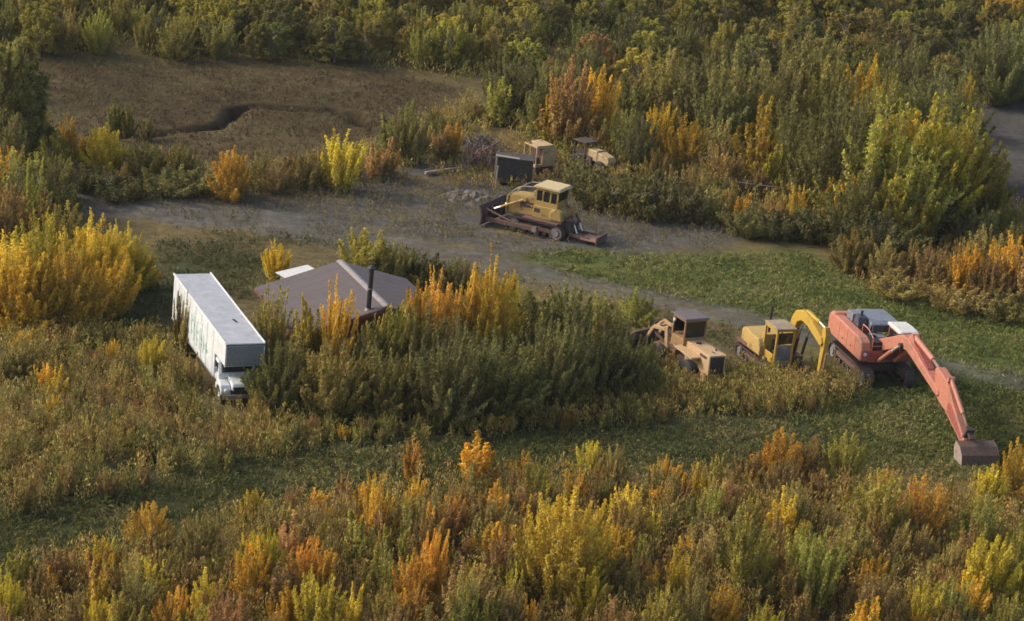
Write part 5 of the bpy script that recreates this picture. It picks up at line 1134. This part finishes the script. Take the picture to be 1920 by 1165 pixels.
# ------------------------------------------------------------------ weeds and grass that nobody could count
def weeds(name, label, poly, per_m2, hgt, pal, leaf=0.16, K=34, seed=1, spread=0.12, excl=True, sparse=0.0, aspect=0.33, upd=2.8):
    g = np.random.default_rng(seed)
    wp = np.array([gxy(*p) for p in poly]); x0, y0 = wp.min(0); x1, y1 = wp.max(0)
    n = int((x1 - x0) * (y1 - y0) * per_m2); x = g.uniform(x0, x1, n); y = g.uniform(y0, y1, n)
    k = inpoly(x, y, [tuple(p) for p in wp])
    d = sdpoly(x, y, poly); k &= (d > g.uniform(0, 1.6, n) * (g.random(n) < 0.8))
    k &= (segdist(x, y, CREEK_W) > np.where(x < -24.5, 0.45, 0.8)) & (sdpoly(x, y, BAR) < 0.2)
    if 'grass' in name and 'bog' not in name: k &= (segdist(x, y, [gxy(*p) for p in ROAD]) > g.uniform(0.5, 1.7, n)) | (g.random(n) < 0.18)
    if excl: k &= ~blocked(x, y, 0.05)
    if sparse: k &= vnoise(x, y, 1.8, seed + 500) > sparse * g.uniform(0.6, 1.2, n)
    x = x[k]; y = y[k]; n = len(x)
    if not n: return
    big = vnoise(x, y, 3.5, seed + 77) ; h = hgt[0] + (hgt[1] - hgt[0]) * np.clip(big * 0.7 + g.random(n) * 0.5 - 0.1, 0, 1)
    cols = np.array([COL[c][0] if isinstance(c, str) else c for c, q in pal for _ in range(q)])
    nb = vnoise(x, y, 2.4, seed + 13); ci = np.clip(((nb * 0.75 + g.random(n) * 0.5 - 0.12) * len(cols)).astype(int), 0, len(cols) - 1)
    cc = cols[ci] * g.uniform(0.7, 1.25, (n, 1)) * g.uniform(0.92, 1.08, (n, 3))
    t = g.random((n, K)) ** 0.8; a = g.uniform(0, 6.28, (n, K)); rr = spread * (0.35 + 0.65 * np.sin(np.pi * np.clip(t * 0.85 + 0.1, 0, 1))) * np.sqrt(g.random((n, K))) * (0.6 + h[:, None])
    lean = g.normal(scale=0.12, size=(n, 2))
    px = x[:, None] + rr * np.cos(a) + lean[:, :1] * t * h[:, None]; py = y[:, None] + rr * np.sin(a) + lean[:, 1:] * t * h[:, None]
    pz = gh(x, y)[:, None] + t * h[:, None] + 0.02
    p = np.stack([px, py, pz], -1).reshape(-1, 3); N = len(p)
    T_ = rand_dirs(g, N, upd); Nn = rand_dirs(g, N, 1.0); Nn -= T_ * (Nn * T_).sum(1)[:, None]; Nn /= np.linalg.norm(Nn, axis=1)[:, None] + 1e-9
    ln = leaf * g.uniform(0.7, 1.5, N) * (0.55 + 0.45 * np.repeat(h / hgt[1], K)); V = leaf_quads(p, Nn, T_, ln, ln * aspect)
    lc = np.repeat(cc, K, axis=0) * g.uniform(0.75, 1.25, (N, 1))
    me = np_mesh(name, V, np.arange(4 * N).reshape(-1, 4), True); add_col(me, 'wc', np.repeat(lc, 4, axis=0)); me.materials.append(M['weed'])
    o = bpy.data.objects.new(name, me); col.objects.link(o); tag(o, label, 'weeds' if 'grass' not in name else 'grass', None, 'stuff')
    return N

tot = 0
MIX = [('dgr', 2), ('olv', 4), ('tan', 4), ('brn', 4)]
tot += weeds('weeds', 'tall brown and olive weeds covering the slope left of and below the truck', [(-60, 640), (150, 630), (300, 620), (330, 640), (420, 780), (560, 800), (590, 862), (350, 912), (150, 960), (-60, 1000)], 8, (0.5, 1.8), MIX, seed=1, sparse=0.22)
tot += weeds('weeds', 'low weeds in a belt along the upper side of the lower track', [(420, 750), (560, 790), (830, 800), (1060, 775), (1190, 700), (1220, 640), (1330, 690), (1420, 680), (1570, 720), (1560, 780), (1300, 800), (1050, 822), (700, 848), (470, 862)], 8, (0.5, 1.4), MIX, seed=2)
tot += weeds('weeds', 'tall weeds hiding the wheels and tracks of loader and yellow excavator', [(1190, 640), (1255, 645), (1330, 690), (1365, 702), (1425, 690), (1560, 705), (1640, 735), (1600, 768), (1450, 778), (1250, 762), (1180, 700)], 9, (0.9, 1.7), [('olv', 4), ('tan', 4), ('brn', 2), ('grn', 2)], seed=22)
tot += weeds('weeds', 'russet and olive undergrowth filling the near thicket', [(-60, 1115), (60, 1080), (250, 1030), (480, 970), (700, 930), (900, 905), (1250, 892), (1400, 895), (1650, 925), (1780, 925), (1980, 920), (1980, 1260), (-60, 1260)], 8.5, (0.6, 2.0), [('dgr', 1), ('olv', 5), ('brn', 6), ('tan', 6), ('rus', 2)], seed=3, sparse=0.22)
tot += weeds('weeds', 'weeds and dead stalks among the bushes of the right thicket', [(900, 180), (1100, 220), (1560, 230), (1800, 180), (1960, 150), (1960, 440), (1700, 500), (1560, 470), (1300, 420), (1120, 410), (1040, 330), (960, 280)], 4.5, (0.6, 1.5), [('dgr', 4), ('olv', 5), ('brn', 3), ('tan', 2)], seed=4, leaf=0.24, K=15)
tot += weeds('weeds', 'pale weeds between the brown bog and the gravel road', [(80, 270), (250, 300), (420, 320), (640, 300), (760, 235), (880, 170), (940, 240), (860, 300), (700, 345), (500, 376), (300, 372), (140, 362)], 5, (0.5, 1.3), [('grn', 2), ('olv', 4), ('tan', 4), ('brn', 3)], seed=5, leaf=0.22, K=16)
tot += weeds('weeds', 'brown weeds in the strip right of the green grass', [(1560, 460), (1700, 485), (1980, 440), (1980, 620), (1760, 580), (1600, 540)], 6, (0.5, 1.4), [('olv', 4), ('brn', 5), ('tan', 4)], seed=6, leaf=0.2, K=16)
tot += weeds('weeds', 'weeds crowding round the cabin and the golden thicket', [(-40, 420), (140, 440), (290, 500), (260, 580), (120, 640), (-40, 660)], 5, (0.4, 1.1), [('olv', 3), ('gold', 2), ('tan', 2)], seed=7, K=9)
tot += weeds('weeds', 'weeds behind and beside the brown-roofed cabin', [(470, 520), (640, 480), (860, 500), (1000, 530), (1210, 560), (1240, 640), (1180, 740), (830, 800), (500, 770), (470, 620)], 5, (0.4, 1.2), [('dgr', 4), ('olv', 5), ('tan', 2)], seed=8, K=9)
tot += weeds('weeds', 'dry stalks thinly scattered over the gravel yard', [(330, 372), (560, 352), (700, 320), (860, 300), (960, 300), (1010, 335), (1180, 400), (1340, 385), (1440, 440), (1330, 470), (1100, 465), (960, 470), (800, 455), (640, 425), (560, 405)], 9, (0.15, 0.8), [((0.17, 0.15, 0.07), 4), ((0.27, 0.225, 0.11), 4), ((0.24, 0.175, 0.08), 2)], seed=9, K=12, leaf=0.14, sparse=0.34, spread=0.13)
tot += weeds('weeds', 'thin dry weeds breaking up the left part of the gravel road', [(150, 360), (340, 368), (560, 400), (780, 450), (900, 490), (760, 490), (560, 455), (340, 420), (150, 400)], 7, (0.1, 0.5), [((0.17, 0.15, 0.07), 4), ((0.25, 0.21, 0.10), 3), ((0.14, 0.15, 0.06), 3)], seed=24, K=9, leaf=0.14, sparse=0.46, spread=0.15)
tot += weeds('weeds', 'weeds growing up around the scrap heap and the detached cab', [(850, 275), (960, 258), (1080, 285), (1110, 335), (1010, 352), (935, 366), (830, 352), (780, 318)], 5, (0.3, 1.1), [('olv', 4), ('brn', 3), ('tan', 3), ('dgr', 2)], seed=23, leaf=0.18, K=16)
tot += weeds('weeds', 'dense undergrowth on the floor of the far forest', [(-160, 108), (420, 118), (700, 130), (900, 160), (1100, 200), (1560, 60), (2050, 30), (2050, -90), (1000, -90), (-160, -80)], 2.0, (0.6, 1.8), [('dgr', 5), ('olv', 4), ('brn', 1)], seed=10, K=12, leaf=0.32, spread=0.3)
tot += weeds('bog_grass', 'short brown sedge grass over the boggy meadow', [(20, 108), (420, 116), (700, 128), (880, 165), (800, 230), (640, 300), (420, 318), (250, 325), (120, 300), (45, 200)], 7, (0.12, 0.42), [((0.085, 0.058, 0.030), 4), ((0.14, 0.105, 0.05), 3), ((0.17, 0.155, 0.065), 3)], seed=11, K=5, leaf=0.24, spread=0.2, aspect=0.22, upd=1.2)
tot += weeds('meadow_grass', 'bright green grass right of centre between road and machines', GREEN, 24, (0.08, 0.28), [((0.14, 0.165, 0.046), 4), ((0.225, 0.245, 0.068), 4), ((0.31, 0.29, 0.115), 3), ((0.26, 0.20, 0.09), 1)], seed=12, K=6, leaf=0.27, spread=0.24, aspect=0.17, upd=1.0, sparse=0.12)
tot += weeds('track_grass', 'dark green grass along the lower track', [(-60, 960), (130, 925), (330, 885), (560, 845), (900, 815), (1300, 795), (1700, 760), (1980, 720), (1980, 880), (1700, 930), (1400, 905), (1000, 915), (700, 955), (480, 995), (250, 1055), (60, 1105), (-60, 1140)], 28, (0.08, 0.34), [((0.115, 0.128, 0.040), 5), ((0.18, 0.185, 0.058), 3), ((0.30, 0.25, 0.095), 3)], seed=13, K=6, leaf=0.27, spread=0.24, aspect=0.17, upd=1.0, sparse=0.12)
tot += weeds('lawn_grass', 'olive grass behind and left of the truck', [(-40, 640), (120, 615), (250, 560), (290, 440), (480, 450), (520, 500), (480, 560), (330, 600), (310, 650)], 16, (0.08, 0.35), [((0.095, 0.11, 0.04), 4), ((0.16, 0.16, 0.06), 3), ((0.24, 0.19, 0.085), 2)], seed=14, K=6, leaf=0.27, spread=0.24, aspect=0.17, upd=1.0, sparse=0.12)
tot += weeds('road_grass', 'thin grass and weeds between road, cabin and truck', [(290, 420), (560, 440), (760, 480), (900, 505), (1050, 535), (1250, 580), (1420, 615), (1380, 660), (1240, 640), (1200, 560), (900, 520), (640, 470), (480, 460)], 16, (0.08, 0.40), [((0.095, 0.11, 0.04), 4), ((0.16, 0.16, 0.06), 3), ((0.24, 0.19, 0.085), 2)], seed=15, K=6, leaf=0.27, spread=0.24, aspect=0.17, upd=1.0, sparse=0.12)
